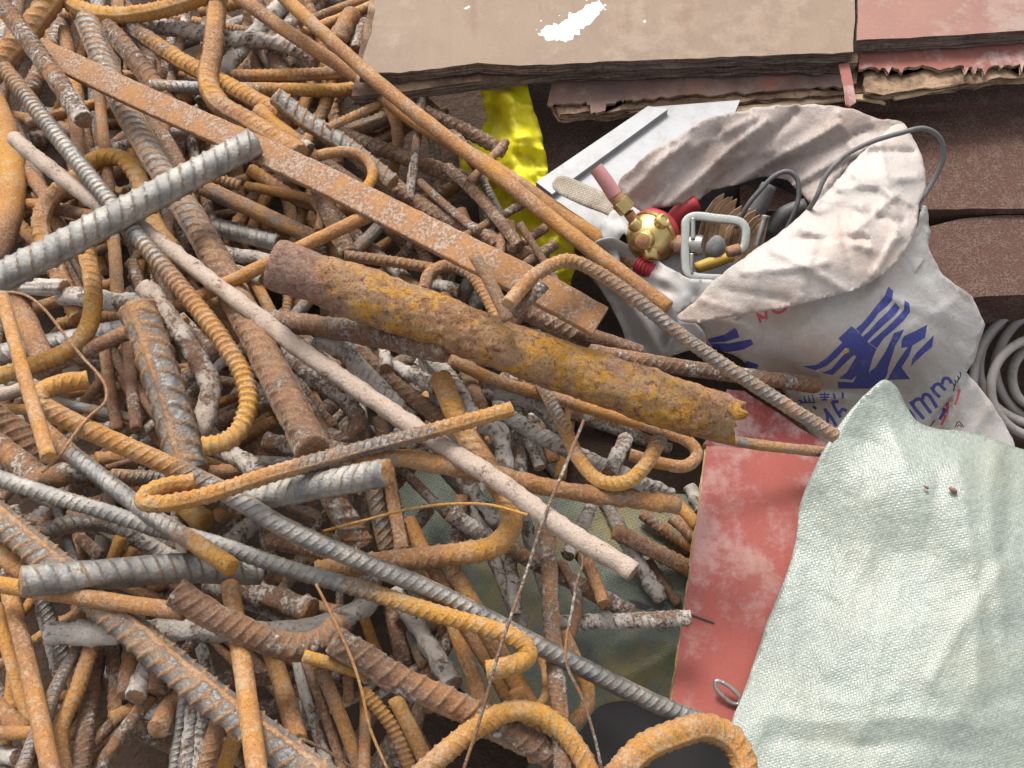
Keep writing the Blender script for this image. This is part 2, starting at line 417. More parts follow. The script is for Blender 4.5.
def weave(name, col, col2, scale, dirt=None, dirtf=.4, spec=.5, rough=.45, bs=.5, ink=None, sheen=False):
    t = NT(name); uv = t.n('UVMap').outputs[0]; mp = t.n('Mapping'); t.set(mp.inputs[0], uv); mp.inputs[3].default_value = (scale, scale, scale)
    s = t.n('SeparateXYZ'); t.set(s.inputs[0], mp.outputs[0]); X, Y = s.outputs[0], s.outputs[1]
    fx, fy = t.math('FLOOR', X), t.math('FLOOR', Y); px, py = t.math('SUBTRACT', t.math('FRACT', X), .5), t.math('SUBTRACT', t.math('FRACT', Y), .5)
    ck = t.math('MODULO', t.math('ADD', t.math('ADD', fx, fy), 1000.0), 2.0); ck = t.math('GREATER_THAN', ck, .5)
    hx = t.math('SUBTRACT', 1.0, t.math('MULTIPLY', t.math('MULTIPLY', px, px), 3.2)); hy = t.math('SUBTRACT', 1.0, t.math('MULTIPLY', t.math('MULTIPLY', py, py), 3.2))
    ex = t.math('ABSOLUTE', px); ey = t.math('ABSOLUTE', py); 
    h = t.fmix(ck, t.math('SUBTRACT', hx, t.math('MULTIPLY', t.ss(ey, .38, .5), .35)), t.math('SUBTRACT', hy, t.math('MULTIPLY', t.ss(ex, .38, .5), .35)))
    cell = t.n('CombineXYZ'); t.set(cell.inputs[0], fx); t.set(cell.inputs[1], fy); wn = t.n('TexWhiteNoise', noise_dimensions='2D'); t.set(wn.inputs['Vector'], cell.outputs[0]); w = wn.outputs['Value']
    n1 = t.noise(uv, 14, 4, .6); n2 = t.noise(uv, 70, 5, .65)
    c = t.mix(t.math('MULTIPLY', w, .7), col, col2)
    if dirt: 
        d = t.ss(t.math('ADD', n1, t.math('MULTIPLY', n2, .55)), .68, 1.0, 0, dirtf); c = t.mix(d, c, dirt); c = t.mix(t.ss(n2, .66, .74, 0, dirtf*.8), c, tuple(x*.5 for x in dirt))
    if ink: c = t.mix(t.ss(t.math('ADD', n2, t.math('MULTIPLY', w, .15)), .62, .78, 0, .55), ink, t.mix(.45, ink, col))
    gap = t.ss(t.math('MAXIMUM', ex, ey), .43, .5, 0, .16); c = t.mix(gap, c, tuple(x*.55 for x in col) if not ink else ink)
    b1 = t.bump(h, bs, .0007); b2 = t.bump(t.math('ADD', n2, n1), .35, .004, b1)
    t.fin(c, t.math('ADD', rough, t.math('MULTIPLY', w, .22)), 0, b2, spec)
def wood_edge(name, dark, light, zs=900):
    t = NT(name); v = t.objco(False); s = t.n('SeparateXYZ'); t.set(s.inputs[0], v)
    mp = t.n('Mapping'); t.set(mp.inputs[0], v); mp.inputs[3].default_value = (25, 25, zs); n1 = t.noise(mp.outputs[0], 1.0, 3, .6); mp2 = t.n('Mapping'); t.set(mp2.inputs[0], v); mp2.inputs[3].default_value = (260, 260, 120); n2 = t.noise(mp2.outputs[0], 1.0, 4, .7)
    c = t.mix(t.ss(n1, .38, .62), dark, light); c = t.mix(t.ss(n2, .5, .7, 0, .7), c, tuple(x*.45 for x in dark)); c = t.mix(t.ss(n2, .36, .26, 0, .4), c, tuple(min(1, x*1.5) for x in light))
    t.fin(c, .9, 0, t.bump(t.math('ADD', n1, n2), .9, .002), .2)
def board_top(name, a, b, stain, pale, grain=(8, 90, 8), sf=.5, pf=.5, rough=.75, lo=.58, rot=0.0):
    t = NT(name); v = t.objco(False); mp = t.n('Mapping'); t.set(mp.inputs[0], v); mp.inputs[3].default_value = grain; mp.inputs[2].default_value = (0, 0, rot)
    g = t.noise(mp.outputs[0], 1.0, 5, .65); n1 = t.noise(v, 9, 4, .6); n2 = t.noise(v, 45, 5, .7); n3 = t.noise(v, 500, 3, .6)
    c = t.mix(t.ss(n1, .35, .65), a, b); c = t.mix(t.ss(g, .5, .75, 0, .35), c, tuple(x*.7 for x in a))
    c = t.mix(t.ss(t.math('ADD', t.math('MULTIPLY', n1, .6), t.math('MULTIPLY', n2, .6)), lo, lo+.16, 0, pf), c, pale); c = t.mix(t.ss(t.math('ADD', t.math('MULTIPLY', t.noise(v, 17, 3), .7), t.math('MULTIPLY', g, .4)), .58, .72, 0, sf), c, stain)
    c = t.mix(t.ss(n3, .55, .7, 0, .35), c, tuple(x*.5 for x in a)); t.fin(c, rough, 0, t.bump(t.math('ADD', t.math('MULTIPLY', n3, .5), t.math('ADD', g, n2)), .35, .0012), .35)
def plain(name, col, rough=.6, metal=0.0, spec=.4, var=.35, bs=.3, dirt=None, df=.5, scale=1.0):
    t = NT(name); v = t.objco(False); n1 = t.noise(v, 60*scale, 5, .65); n2 = t.noise(v, 350*scale, 3, .6)
    c = t.mix(t.ss(n1, .3, .7, 0, var), col, tuple(x*.6 for x in col))
    if dirt: c = t.mix(t.ss(t.math('ADD', n1, t.math('MULTIPLY', n2, .5)), .76, .95, 0, df), c, dirt)
    return t.fin(c, rough, metal, t.bump(t.math('ADD', n1, n2), bs, .0008), spec)
scrap_steel(); pipe_mat()
rust_flat('flat_bar_rust', (.30, .145, .058), (.17, .085, .045), (.40, .32, .25), .30, 1.8)
rust_flat('rusty_plate', (.090, .043, .031), (.055, .028, .022), (.19, .12, .09), .42, 2.2, 1.0)
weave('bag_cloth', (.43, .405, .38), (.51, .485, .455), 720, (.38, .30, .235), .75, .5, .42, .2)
weave('bag_cloth_dusty_shaded', (.32, .265, .235), (.40, .34, .31), 720, (.25, .17, .13), .8, .5, .42, .25)  # dirty brownish bag cloth, with the far side's shade mixed into its colour
weave('bag_cloth_warm', (.37, .325, .295), (.45, .40, .365), 720, (.40, .29, .23), .65, .6, .40, .25)
weave('ink_blue', (.30, .31, .5), (.2, .2, .4), 720, None, 0, .5, .5, .4, (.055, .065, .27))
weave('ink_red', (.5, .2, .2), (.5, .2, .2), 720, None, 0, .5, .5, .4, (.50, .07, .09))
weave('ink_black', (.1, .1, .1), (.1, .1, .1), 720, None, 0, .5, .5, .4, (.035, .035, .04))
weave('ink_yellow', (.6, .5, .2), (.6, .5, .2), 720, None, 0, .5, .5, .4, (.55, .36, .05))
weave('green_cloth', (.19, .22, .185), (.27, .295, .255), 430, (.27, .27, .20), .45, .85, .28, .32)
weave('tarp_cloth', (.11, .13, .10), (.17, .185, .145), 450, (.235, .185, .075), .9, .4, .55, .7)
weave('strap_cloth', (.34, .29, .23), (.42, .37, .30), 500, (.2, .16, .12), .6, .3, .7, .8)
plain('yellow_plastic', (.78, .69, .02), .5, 0, .4, .3, .3, (.42, .34, .03), .4, .5)
plain('black_plastic', (.058, .048, .042), .5, 0, .4, .3, .4, (.07, .06, .055), .5, .5)
plain('white_panel', (.35, .35, .355), .5, 0, .4, .3, .2, (.27, .24, .20), .5)
plain('white_film', (.38, .37, .36), .5, 0, .4, .35, .3, (.36, .30, .25), .55, .6)
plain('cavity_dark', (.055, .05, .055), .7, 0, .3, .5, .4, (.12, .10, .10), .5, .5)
plain('brass', (.62, .47, .20), .33, .95, .5, .35, .15, (.30, .20, .08), .4)
plain('red_paint', (.36, .03, .038), .55, 0, .35, .5, .3, (.17, .05, .045), .6)
plain('pink_rubber', (.46, .21, .20), .6, 0, .4, .3, .3)
plain('grey_casting', (.44, .45, .42), .5, .35, .5, .3, .4, (.32, .27, .2), .4)
plain('dull_steel', (.40, .38, .35), .4, .8, .5, .4, .3, (.30, .17, .09), .7)
plain('rust_fitting', (.34, .17, .09), .85, .1, .3, .5, .6, (.40, .36, .30), .4)
plain('cable_rubber', (.11, .105, .105), .55, 0, .4, .4, .3, (.22, .2, .18), .5)
plain('hose_grey', (.30, .27, .25), .6, 0, .4, .4, .3, (.2, .16, .13), .6)
plain('cardboard', (.43, .28, .17), .85, 0, .2, .4, .5, (.25, .14, .08), .6)
plain('wool_grey', (.22, .22, .215), .95, 0, .1, .6, 1.0)
plain('yellow_paint', (.55, .36, .06), .5, 0, .4, .3, .2)
plain('white_paint', (.62, .60, .56), .8, 0, .3, .35, .8, (.42, .33, .26), .5)
plain('pale_wood', (.56, .41, .26), .8, 0, .2, .5, .5, (.33, .2, .11), .6)
plain('seed_husk', (.20, .11, .075), .8)
board_top('tan_ply', (.235, .168, .118), (.195, .14, .10), (.19, .11, .068), (.31, .235, .175), (70, 6, 8), .4, .5)
board_top('pink_ply', (.27, .135, .105), (.22, .115, .092), (.24, .10, .075), (.31, .23, .19), (6, 60, 8), .4, .7)
board_top('red_ply', (.30, .072, .054), (.24, .060, .049), (.25, .11, .065), (.36, .22, .20), (60, 7, 8), .45, .7, .7, .57)
board_top('dark_red_ply', (.25, .05, .047), (.20, .04, .04), (.16, .04, .034), (.42, .28, .27), (60, 7, 8), .3, .85, .7, .53)
board_top('split_ply', (.15, .095, .082), (.25, .145, .115), (.36, .15, .10), (.32, .24, .21), (260, 5, 8), .8, .6, .85)
board_top('split_ply_red', (.29, .11, .085), (.21, .078, .066), (.18, .05, .05), (.44, .34, .31), (140, 6, 8), .5, .7, .85)
wood_edge('ply_edge_dark', (.085, .062, .052), (.21, .155, .125))
wood_edge('ply_edge_pale', (.38, .245, .12), (.56, .40, .22))
wood_edge('ply_edge_brown', (.13, .08, .052), (.36, .24, .155))
def dirt():
    t = NT('dirt'); v = t.objco(False); n1 = t.noise(v, 8, 6, .65); n2 = t.noise(v, 80, 5, .7); c = t.mix(n1, (.035, .022, .016), (.075, .047, .032)); c = t.mix(t.ss(n2, .5, .75, 0, .6), c, (.11, .07, .045)); t.fin(c, .95, 0, t.bump(t.math('ADD', n1, n2), .8, .01), .2)
dirt()
# ------------------------------------------------------------------ the bars, back to front: kind | width px | finish | style | roll deg | label | centreline px
# kinds: r ribbed bar, b smooth round bar, w wire.  finish: codes spread evenly along the bar.  third coordinate of a point: extra lift in cm
FIN = {'bl': (.27, .50, .16, 0), 'si': (.22, .55, .08, 0), 'st': (.5, .42, .25, 0), 'oc': (1, .86, .02, 0), 'or': (1, .60, .08, 0), 'ru': (.95, .42, .3, .2),
       'br': (.95, .18, .46, .35), 'dk': (1, .05, .12, .2), 'co': (.9, .3, .79, .2), 'cr': (.95, .33, .60, .4), 'gw': (.75, .3, .5, .3), 'pk': (.92, .4, .93, 1), 'tn': (.62, .55, .33, .3)}
BARS = """
r|17|dk|c|90|dark ribbed bar deep below the steel flat bar, crossing in front of the yellow sack|365,160 420,205 545,264
r|14|dk|c|60|short dark ribbed bar beside the top of the yellow sack|425,112 465,130 505,152
r|9|dk|t|0|thin black ribbed rod leaning upright against the yellow sack|501,174 531,120
b|9|br|s|0|thin brown rod lying over the lower yellow sack, rising to the right|462,238 525,203
b|10|ru|s|0|short brown rod standing upright behind the flat bar's middle|498,262 506,222
b|10|dk|s|0|black rod low on the yellow sack near the white bag's corner|512,250 545,228
b|9|br|s|0|thin brown rod slanting down between the dark bars behind the flat bar|420,182 445,205 478,232
r|16|dk|c|70|dark ribbed bar running from the looped orange hook towards the yellow sack|340,134 390,152 475,183
r|12|dk|c|90|dark ribbed bar crossing the yellow sack just left of the long twin rods|448,168 478,196 520,246
b|9|dk|s|0|thin dark rod over the yellow sack, rising left to right below its top|470,182 506,142
r|11|dk|c|90|short dark bar across the lower yellow sack near the arched bar|500,286 530,262 556,244
b|8|br|s|0|thin brown rod sloping over the lower yellow sack|520,224 548,268 566,300
b|9|ru|s|0|upper of two thin rusty rods at the top behind the long twin rods|300,24 340,8 385,-6
r|10|or|c|90|lower of two thin rusty rods at the top, ribbed and more orange|305,32 345,17 382,2
r|20|ru|d|0|stub of rusty ribbed bar standing left of the brown plywood corner|338,42 354,14,1
r|13|cr|d|0|small pale stub tucked against the brown plywood's left corner|356,50 366,22
b|13|ru|s|0|smooth rust bar lying level behind the curved bar at the left|-6,205 40,206 100,218
b|14|ru|s|0|smooth bar slanting down behind the left end of the pinkish bar|16,155 30,175 54,208
b|12|ru|s|0|thin upright rust bar seen beneath the flat bar's left half|97,72 106,160 116,268 118,305
b|13|ru|s|0|upright rust bar seen below the tip of the purple brown bar|73,108 81,165 86,205
r|20|br|c|60|dark brown ribbed bar beneath the flat bar near its left end|108,28 140,66 172,110
b|14|br|s|0|smooth brown bar sloping between flat bar and thick steel bar|150,118 172,150 185,176
r|11|or|t|0|short orange threaded rod under the thick steel bar's right end|208,176 240,186
b|17|tn|s|0|tan brown bar running down right to the pipe's left end|204,188 262,214 318,240
b|10|or|s|0|orange rod hooked at its end under the flat bar's middle|246,186 287,194 311,200 321,211 319,232
r|19|br|c|60|purple brown bar end sloping steeply down to the pipe's upper edge|320,190 335,225 350,255
r|12|ru|c|90|rust ribbed bar lying along the pipe's upper edge|345,256 387,261 432,268
r|19|si|c|90|silver ribbed bar running right towards the pipe's left end, upper of three|214,226 278,243
r|15|co|d|0|cement caked bar at the pipe's left end, middle of three|214,250 272,262
r|13|co|d|0|cement caked bar at the pipe's left end, lowest of three|222,266 262,280
r|14|co|c|90|short white coated bar stub under the looped hook above the pipe|432,285,-1 459,291
r|21|dk|c|90|dark ribbed bar under the end of the flat bar beside the pipe|505,300 560,328 615,352
b|15|dk|s|0|dark steel tube low between flat bar end and white bag|575,330 640,352
b|12|ru|s|0|upright rust bar behind the white crusted bar at left|104,345 112,400 118,430
b|12|br|s|0|thin upright brown bar left of the wide ribbed bar|128,345 133,400 137,430
b|11|or|s|0|level orange rod behind the upright speckled bar at far left|-6,408 30,410 62,414
b|14|pk|s|0|pale pinkish bar rising right under the ochre hook at far left|-8,397 40,384 80,371
r|20|si|c|90|wide silver ribbed bar lying level under the ochre hook at left|-8,356 60,342 128,329
r|27|br|c|60|red brown ribbed bar sliding under the upright speckled bar|-12,412 20,436 50,462
r|24|cr|c|60|pale and red brown ribbed bar at the left edge above the silver bar|-12,440 20,463 48,486
r|22|cr|d|0|rust crusted bar lying under the wire's lower end at left|18,487 60,473 98,466
r|15|or|d|0|short orange crusted stub between the silver bars at left|96,459 126,457
b|6|br|s|0|thin brown rod under the long hooked bar at left|106,468 136,459
r|13|st|c|90|grey ribbed bar glimpsed under the ochre bar's left end|112,475 178,479
r|15|ru|d|0|short rust bar end below the ochre hook tip|206,474 247,470
r|20|co|d|0|flat grey crusted bar under the ochre hook tip|218,446 245,462 262,478
r|24|oc|d|0|ochre bar stub with a cut end below the ochre bar's left part|182,506 206,522,1.2
r|20|co|d|0|pale crusted stub just above the long silver bar, left of centre|226,548 256,520
r|17|dk|c|60|dark ribbed bar hidden between silver bar and long hooked bar|270,540 330,556 360,580
b|11|ru|s|0|smooth rust bar lying level under the long silver bar|258,597 300,602 338,611
r|26|cr|d|0|brown and cement crusted bar under the long silver bar, left of the wire|212,582 250,592 312,612
r|19|st|c|90|grey ribbed bar curving level between two steel bars at left|22,541 60,527 96,522 132,530
r|15|co|c|90|cement coated bar running down right under the silver bar at left|110,520 147,545 184,563
b|13|dk|s|0|dark stub with a round end in the gap at left|80,538 102,557,1
r|12|oc|s|0|left of two short ochre stubs in the gap at left|121,537 112,561
r|12|oc|s|0|right of two short ochre stubs in the gap at left|134,547 126,561
r|20|or|d|0|orange rusted bar end at the left edge above the level orange bar|-10,546 26,573
b|13|or|s|0|thin orange bar leaning at the left edge below the level orange bar|-4,606 16,679 33,738
b|20|or|s|0|orange bar corner sloping at the left edge near the bottom|-12,700 24,732
b|14|or|s|0|short orange bar lying level at the left edge near the bottom|-12,733 34,733
r|18|co|d|0|white bar stub with round end at the bottom left corner|-12,750,-1 17,757,1
b|14|bl|c|90|grey blue ribbed bar slanting down under the wide ribbed bar at left|38,590 54,630 68,668
r|13|st|c|70|thin grey and orange ribbed bar leaning left at the bottom left|84,636 58,684 35,737 18,780
r|17|br|c|60|dark brown ribbed bar leaning left at the bottom, beside the orange bent one|100,645 90,698 80,775
r|16|or|c|20|orange ribbed bar bent near the bottom left|93,640 78,688 63,722 60,742 67,780
r|16|br|c|90|brown ribbed bar hanging upright under the crusted level bar|113,640 115,675 116,712
r|21|br|d|0|wide dull brown bar end under the crusted level bar|134,640 130,668 127,694
b|14|or|s|0|small orange bar peeping out beside the round cut end at the bottom|112,718 140,706
r|14|cr|c|90|crusted bar leaning left at the bottom, left of the round cut end|152,695 125,730 95,775
r|20|co|c|20|white and brown block-like bar end above the round cut end|152,655 135,696
r|20|br|d|0|lumpy brown bar end beside the white block-like one|163,668 157,692
r|23|ru|d|0|thick rusty bar whose round cut end faces up at the bottom left|182,690,-2.5 157,730,1.5
r|11|si|c|90|thin silver ribbed bar next to the white one at the bottom|186,685 180,725 173,778
r|17|co|c|60|white painted ribbed bar at the bottom beneath the wide ribbed bar|197,685 191,735 185,778
r|14|co|c|90|grey white ribbed bar right of the white one at the bottom|206,690 203,730 198,778
r|17|ru|c|90|brown ribbed bar leaning at the bottom, right of the white bars|222,710 212,745 203,778
b|17|or|s|0|orange bar stub with round end near the bottom, left of the upright bar|236,735,1 222,775
b|19|or|s|0|orange bar sloping down behind the wide ribbed bar at the bottom|264,630 278,672 298,740
b|11|co|s|0|thin grey bar sloping at the bottom between orange bars|295,655 312,718 332,775
b|10|ru|s|0|thin rust bar right of the thin grey one at the bottom|307,662 325,715 345,775
b|14|ru|s|0|rust bar sloping at the bottom, second right of the thin grey one|319,666 340,715 362,775
b|12|ru|s|0|upright orange bar beside the curly wire at the bottom|366,690 365,730 364,778
b|11|or|s|0|short orange peg under the flat ochre bar end|348,676 349,702
r|14|or|t|0|orange threaded rod at the bottom under the lumpy brown bar|366,694 392,726 414,775
b|16|or|s|0|rust bar sloping down at the bottom under the lumpy brown bar|395,698 412,732 434,778
r|17|dk|c|90|dark twisted bar hanging left of the cement coated bar end|392,610 399,640 405,666
b|14|st|s|0|grey bar behind the cement coated bar end|412,632 424,664
b|11|or|s|0|short rusty bar near the bottom centre, left of the dark twisted bar|362,612 372,640 382,662
@tarp
b|17|or|s|0|long orange bar sloping down right, left of three at the bottom centre|408,520 440,588 470,670 492,735
b|15|ru|s|0|rust bar sloping down right, middle of three at the bottom centre|428,560 470,632 512,705 530,745
b|18|or|s|0|orange bar sloping down right, rightmost of three at the bottom centre|456,575 492,640 530,705 552,742
b|17|or|s|0|orange bar end between the arch and the lumpy bar at the bottom|516,690 530,728 536,760
b|16|or|s|0|orange bar at the very bottom below the arched bar|472,730 484,778
b|9|or|s|0|thin orange bent rod beside the upright crusted bar at the bottom|539,650 546,675 545,696 535,712
r|14|co|d|0|grey cement stub lying on the green cloth beneath the big orange hook|470,486 482,505 496,522
r|16|co|c|90|short pale ribbed stub on the green cloth inside the big orange hook|450,514 482,534
r|14|co|d|0|small crusted stub hanging over the green cloth below the big orange hook|511,556 516,614
r|16|cr|c|90|crusted bar crossing the green cloth behind the pink bar's end|500,543 545,568 632,613
b|13|br|s|0|dull brown bar lying on the green cloth left of the pink bar's end|574,545 592,575 606,606
r|13|ru|d|0|reddish rusty bar on the green cloth under the pink bar's end|588,560 604,604
b|10|br|s|0|brown rod on the cloth near the red board's left edge|648,560 662,582 678,604
r|16|co|d|0|flat white crusted bar pointing at the tear in the green cloth|624,538 660,602
r|12|br|c|90|dark bar end on the left of three beside the red board's edge|642,514,1 692,553
r|12|ru|c|90|brown bar end, lowest of three beside the red board's edge|662,526,1 692,548
r|12|or|c|90|small bar with bright orange cut end beside the red board's edge|672,517,1 694,537
b|13|or|s|0|orange rod disappearing under the red board above the bright cut end|674,500 698,526
r|14|co|d|0|grey crusted lump-like stub beside the red board's edge|690,488 702,510
r|15|st|d|0|grey crusted stub joined to the brown ribbed bar near the red board|604,498 621,531
r|17|ru|c|40|brown ribbed bar sliding under the red board's left edge|615,531 650,549 696,572
r|14|co|c|90|short white and brown ribbed stub crossing under the pink bar|594,500 568,556
r|16|co|c|90|white and brown ribbed bar lying level from upright bar to red board|556,623 620,621 690,618
b|10|br|s|0|brown rod end beneath the upright crusted bar|560,560 578,600 570,640
b|15|or|s|0|orange rod hooked like a J below the steel bar near the bottom|562,632 577,664 588,690 585,710 572,723
r|17|co|d|0|cement coated bent bar behind the grey hook, right of centre|482,391 512,397 542,411 563,440
r|16|co|c|80|cement coated bar running down right through the hook right of centre|496,410 562,447 612,470 672,496
b|13|cr|s|0|pale brown bar lying under the orange loop by the pipe|572,414 620,430 670,450
r|15|co|c|90|short white ribbed stub standing under the orange loop|626,438 608,474
r|19|co|d|0|stubby cement coated bar bent downward near the ochre bar's tip|480,424 499,432 506,472
b|15|tn|s|0|tan bar stub with ochre round end under the pipe's middle|466,370,-1 480,406,1
r|15|co|c|60|white ribbed bar sloping down to the ochre bar's tip|418,345 447,374 474,416
r|17|co|d|0|grey cement coated bar joining the big orange hook's top|382,366 410,374 438,389
r|17|br|c|50|brown flat-looking bar right of the grey white bar, left of centre|345,335 383,374 448,425
r|20|co|c|80|grey white coated bar just above the pink bar, left of centre|316,336 345,352 370,382 414,427
b|12|co|s|0|tiny white crusted stub below the brown ribbed bar by the pipe|384,342 386,368
r|13|st|c|90|short grey topped stub between hairpin and pink bar|361,420,1 367,442
r|15|st|c|90|short grey stub just under the pink bar, right of the hairpin|380,416,1 385,442
r|18|br|c|90|brown bar under the hairpin bar's left leg|276,352 300,392 330,430
r|17|cr|d|0|crusty brown bar bent into a hairpin left of the pink bar|286,354 316,378 345,400 357,416 348,436 331,436 304,402 284,368
r|19|cr|d|0|rust crusted bar lying level below the hairpin|267,441 300,447 344,451
r|17|st|c|70|steel ribbed bar end standing below the grey bar stub's cut end|371,476 378,508 387,548
r|15|ru|c|90|brown ribbed bar right beside the steel one under the cut end|389,476 395,508 403,552
r|26|cr|c|60|orange tan crusted ribbed stub below the grey bar stub|328,486 342,512 362,546
r|24|co|d|0|cement crusted level bar bent at its right end, lower left|46,632 134,632 228,630 300,631 342,620 368,602 364,580
r|34|st|c|90|very wide grey ribbed bar with rust ribs running to the bottom edge|-14,506 40,553 134,632 201,688 290,755 335,790
b|18|or|s|0|orange round bar at the left leaning nearly upright to the bottom|8,588 28,665 54,785
b|20|or|s|0|orange round bar standing upright over the wide ribbed bar at the bottom|230,585 243,668 259,785
b|17|or|s|0|orange tan round bar with a cut end left of the crusted curved bar|-10,583 60,594 184,612
r|27|br|c|60|purple brown bar with pale patches, curved upward at its right end|176,592 205,612 250,634 292,647 322,641 341,622
b|13|oc|s|0|flat ochre bar end sticking out below the curved crusted bar|304,656 350,669 399,684
r|20|co|d|0|blue grey cement coated bar with a cut end, bottom centre|394,592 420,632 453,684
r|30|br|c|40|thick lumpy purple brown bar sloping across the bottom centre|334,640 400,680 467,711 550,754
r|18|cr|c|90|upright rust and white bar crossing under the long steel bar|547,522 551,611 560,725 564,790
r|23|or|c|90|thick orange bar bent into a big hook around the green cloth|440,376 460,424 486,466 507,500 511,524 498,543 470,552 430,557 375,563 318,571
r|19|ru|d|0|rust crusted bar running level right to the red board|352,459 390,457 450,467 525,482 600,495 678,505
r|29|bl|c|68|blue grey ribbed bar lying level with a rust rib at lower left|22,581 101,575 185,568 262,570
b|13|or|s|0|orange rod bent into a narrow loop below the pipe's right end|452,361 500,382 555,398 610,415 660,430 690,443 697,455 686,466 660,463 630,455
r|15|st,st,oc,oc,st|c|90|grey ribbed bar bent into a hook with ochre bottom, right of centre|541,383 565,430 582,464 602,482 625,482 643,468 660,438
r|22|br|c|70|brown grey ribbed bar under the pipe, running right from the pink bar|196,304 275,320 350,331 445,352
r|18|br|c|60|purple brown ribbed bar lying on the grey bars at the top centre|252,-12 258,12 273,48 289,88
r|17|co|d|0|white crusted bar rising right beneath the purple brown bar at the top|204,104 225,70 257,30 284,2
r|16|co|c|90|grey cement coated bar lying level at the top left|128,22 200,33 240,40 275,42 318,58
r|13|or,st|c|90|orange and grey bar lying level at the top, upper of two|232,76 300,75 358,71
r|13|st,si,oc,oc|c|90|silver and ochre bar lying level at the top, lower of two|150,86 200,88 305,90 350,89 368,82
r|17|co,oc,or|c|60|ochre ribbed bar with a white end sloping down right at the top left|132,28 180,60 240,92 296,122
b|15|oc,oc,co|s|0|ochre bar with pale cut end near the flat bar's upper edge|258,110 282,130 309,150
r|20|st|c|40|grey brown ribbed bar with bright cut end sloping from the top centre|277,97,.6 305,120 340,142 392,184
b|11|or|s|0|orange bar bent into a small loop above the flat bar|318,156 332,153 350,152 367,160 373,174 366,190
r|9|tn|c|90|thin grey tan rod rising right below the long twin rods|328,128 384,102
b|9|cr|s|0|thin pale upright rod hanging under the brown plywood corner|423,84 417,140 409,200
r|20|or|c|30|ochre brown ribbed bar bent into a big U at the top left|219,-14 213,50 208,82 219,104 245,120 300,154
r|18|oc|c|20|ochre bar curved like a smile along the top left edge|60,-6 82,10 115,16 160,10 222,-10
r|24|or,tn,oc|c|60|thick out of focus ochre ribbed bar at the top left corner|-14,80 8,55 34,24 64,-16
b|26|or,oc,br|s|0|thick bent bar at the left edge, ochre above and purplish below|-10,96 8,140 12,185 6,225 -10,262
r|27|st,st,br|c|90|broad grey and rust ribbed bar sloping under flat bar and thick steel bar|86,20 120,98 160,166 212,252 255,335 314,452
r|18|oc,oc,tn|c|90|ochre bar bent into an arch just above the thick steel bar|80,182 86,168 102,158 122,159 137,176 146,203 158,230 174,250
r|19|or|c|90|orange brown bar curved like a C under the thick steel bar at left|92,170 66,185 48,202 41,222 46,245 60,277 80,318
r|20|co|d|0|white cement crusted bar lying level behind the bright ochre hook|62,294 100,300 156,306
b|22|ru|s|0|thick rust bar sloping down under the grooved grey bar at left|12,288 28,325 50,374
b|14|ru,or|s|0|smooth tan bar rising right from the ochre hook to the flat bar|36,374 128,331 230,282 310,243 374,213
r|13|ru|c|90|rust ribbed bar looped above the pipe's middle|424,290 430,274 448,266 472,276 487,298 499,322
@flatbar
b|13|tn|s|0|grey tan bar lying across the flat bar down to the pipe|474,255 490,282 508,320
b|15|ru,or|s|0|second long rusty round rod beside the longest one, ending near the tool bag|224,-14 282,28 322,54 362,80 412,119 500,172 575,223 640,266 668,285
r|22|pk,cr,pk|d|0|pinkish crusty thick bar bent downward beside the wide ribbed bar|146,286 176,326 198,360 210,390 206,416 194,434
r|38|tn,st,st|c|0|very wide ribbed bar with a raised rib along its centre, left of centre|137,308 150,342 170,402 190,472
r|18|cr,br,br,co|c|60|purple brown bar with white patches pointing down at the top left|-10,-14 15,22 50,70 84,120
b|18|pk|s|0|long smooth pale pinkish bar crossing the heap to the right of centre|13,138 50,168 97,203 140,228 190,265 250,310 300,349 355,387 430,438 500,482 560,526 636,574
r|17|tn,si,si,oc,oc|t|90|long tan and silver threaded bar ending in an ochre hook|4,68 50,126 100,190 150,250 190,298 225,346 243,376 249,404 240,430 226,442 204,447
r|28|bl|c|90|grey blue stub with round cut end under the ochre bar, centre left|240,501 310,487 388,472,.8
@bagset
@board
r|16|br|c|90|brown ribbed bar running from the pipe along the foot of the white bag|590,352 660,364 730,374 818,386
r|14|co|c|90|pale grey bar stub under the orange hoop at the bottom right|648,782 690,764 716,750
b|11|tn|s|0|tan rusty bar lying level across the red boards|690,430 740,442 832,453
r|18|oc,oc,bl,bl,bl,bl,bl|c|72|long blue steel bar with ochre hook at its upper left end|87,380 60,384 42,393 39,402 55,413 82,427 125,446 215,487 284,527 351,557 435,592 534,643 655,703 706,723
r|18|si,si,si,si,oc,oc|c|108|long shiny silver bar ending in an ochre hook at lower centre|-12,474 50,495 100,510 150,526 217,544 284,567 368,591 435,613 491,629 520,641 529,654 516,664 484,671
r|17|or,si,si,oc|c|70|silver bar with ochre cut end crossing over the long silver bar|38,424 82,462 155,518 195,543 232,568
r|17|oc,oc,st,st,oc|c|20|ochre ribbed bar folded back at its left end, pointing to the pipe|194,482 165,486 146,495 143,502 160,504 200,497 275,473 350,452 425,433 511,409
r|18|oc|c|40|bright ochre ribbed bar hooked like a J at the left|85,246 92,275 93,305 87,330 68,350 35,364 -12,380
r|17|co|g|90|grey grooved bar end pointing right at the left edge|-12,286 30,287 65,287
b|14|or|s|0|orange speckled round bar leaning nearly upright at the far left|2,296 22,368 49,458
@pipe
r|14|cr|c|60|short white and rust ribbed stub with cut end resting above the pipe|514,314 544,284
b|15|or|s|0|longest smooth rusty rod, running from the top edge over the white bag|272,-14 325,35 400,101 507,183 560,226 615,268 668,308
r|15|or,tn,st,st,st|c|90|long ribbed bar arched at the flat bar and lying over the white bag|508,304 530,280 550,266 570,261 595,271 650,310 685,338 740,376 838,438
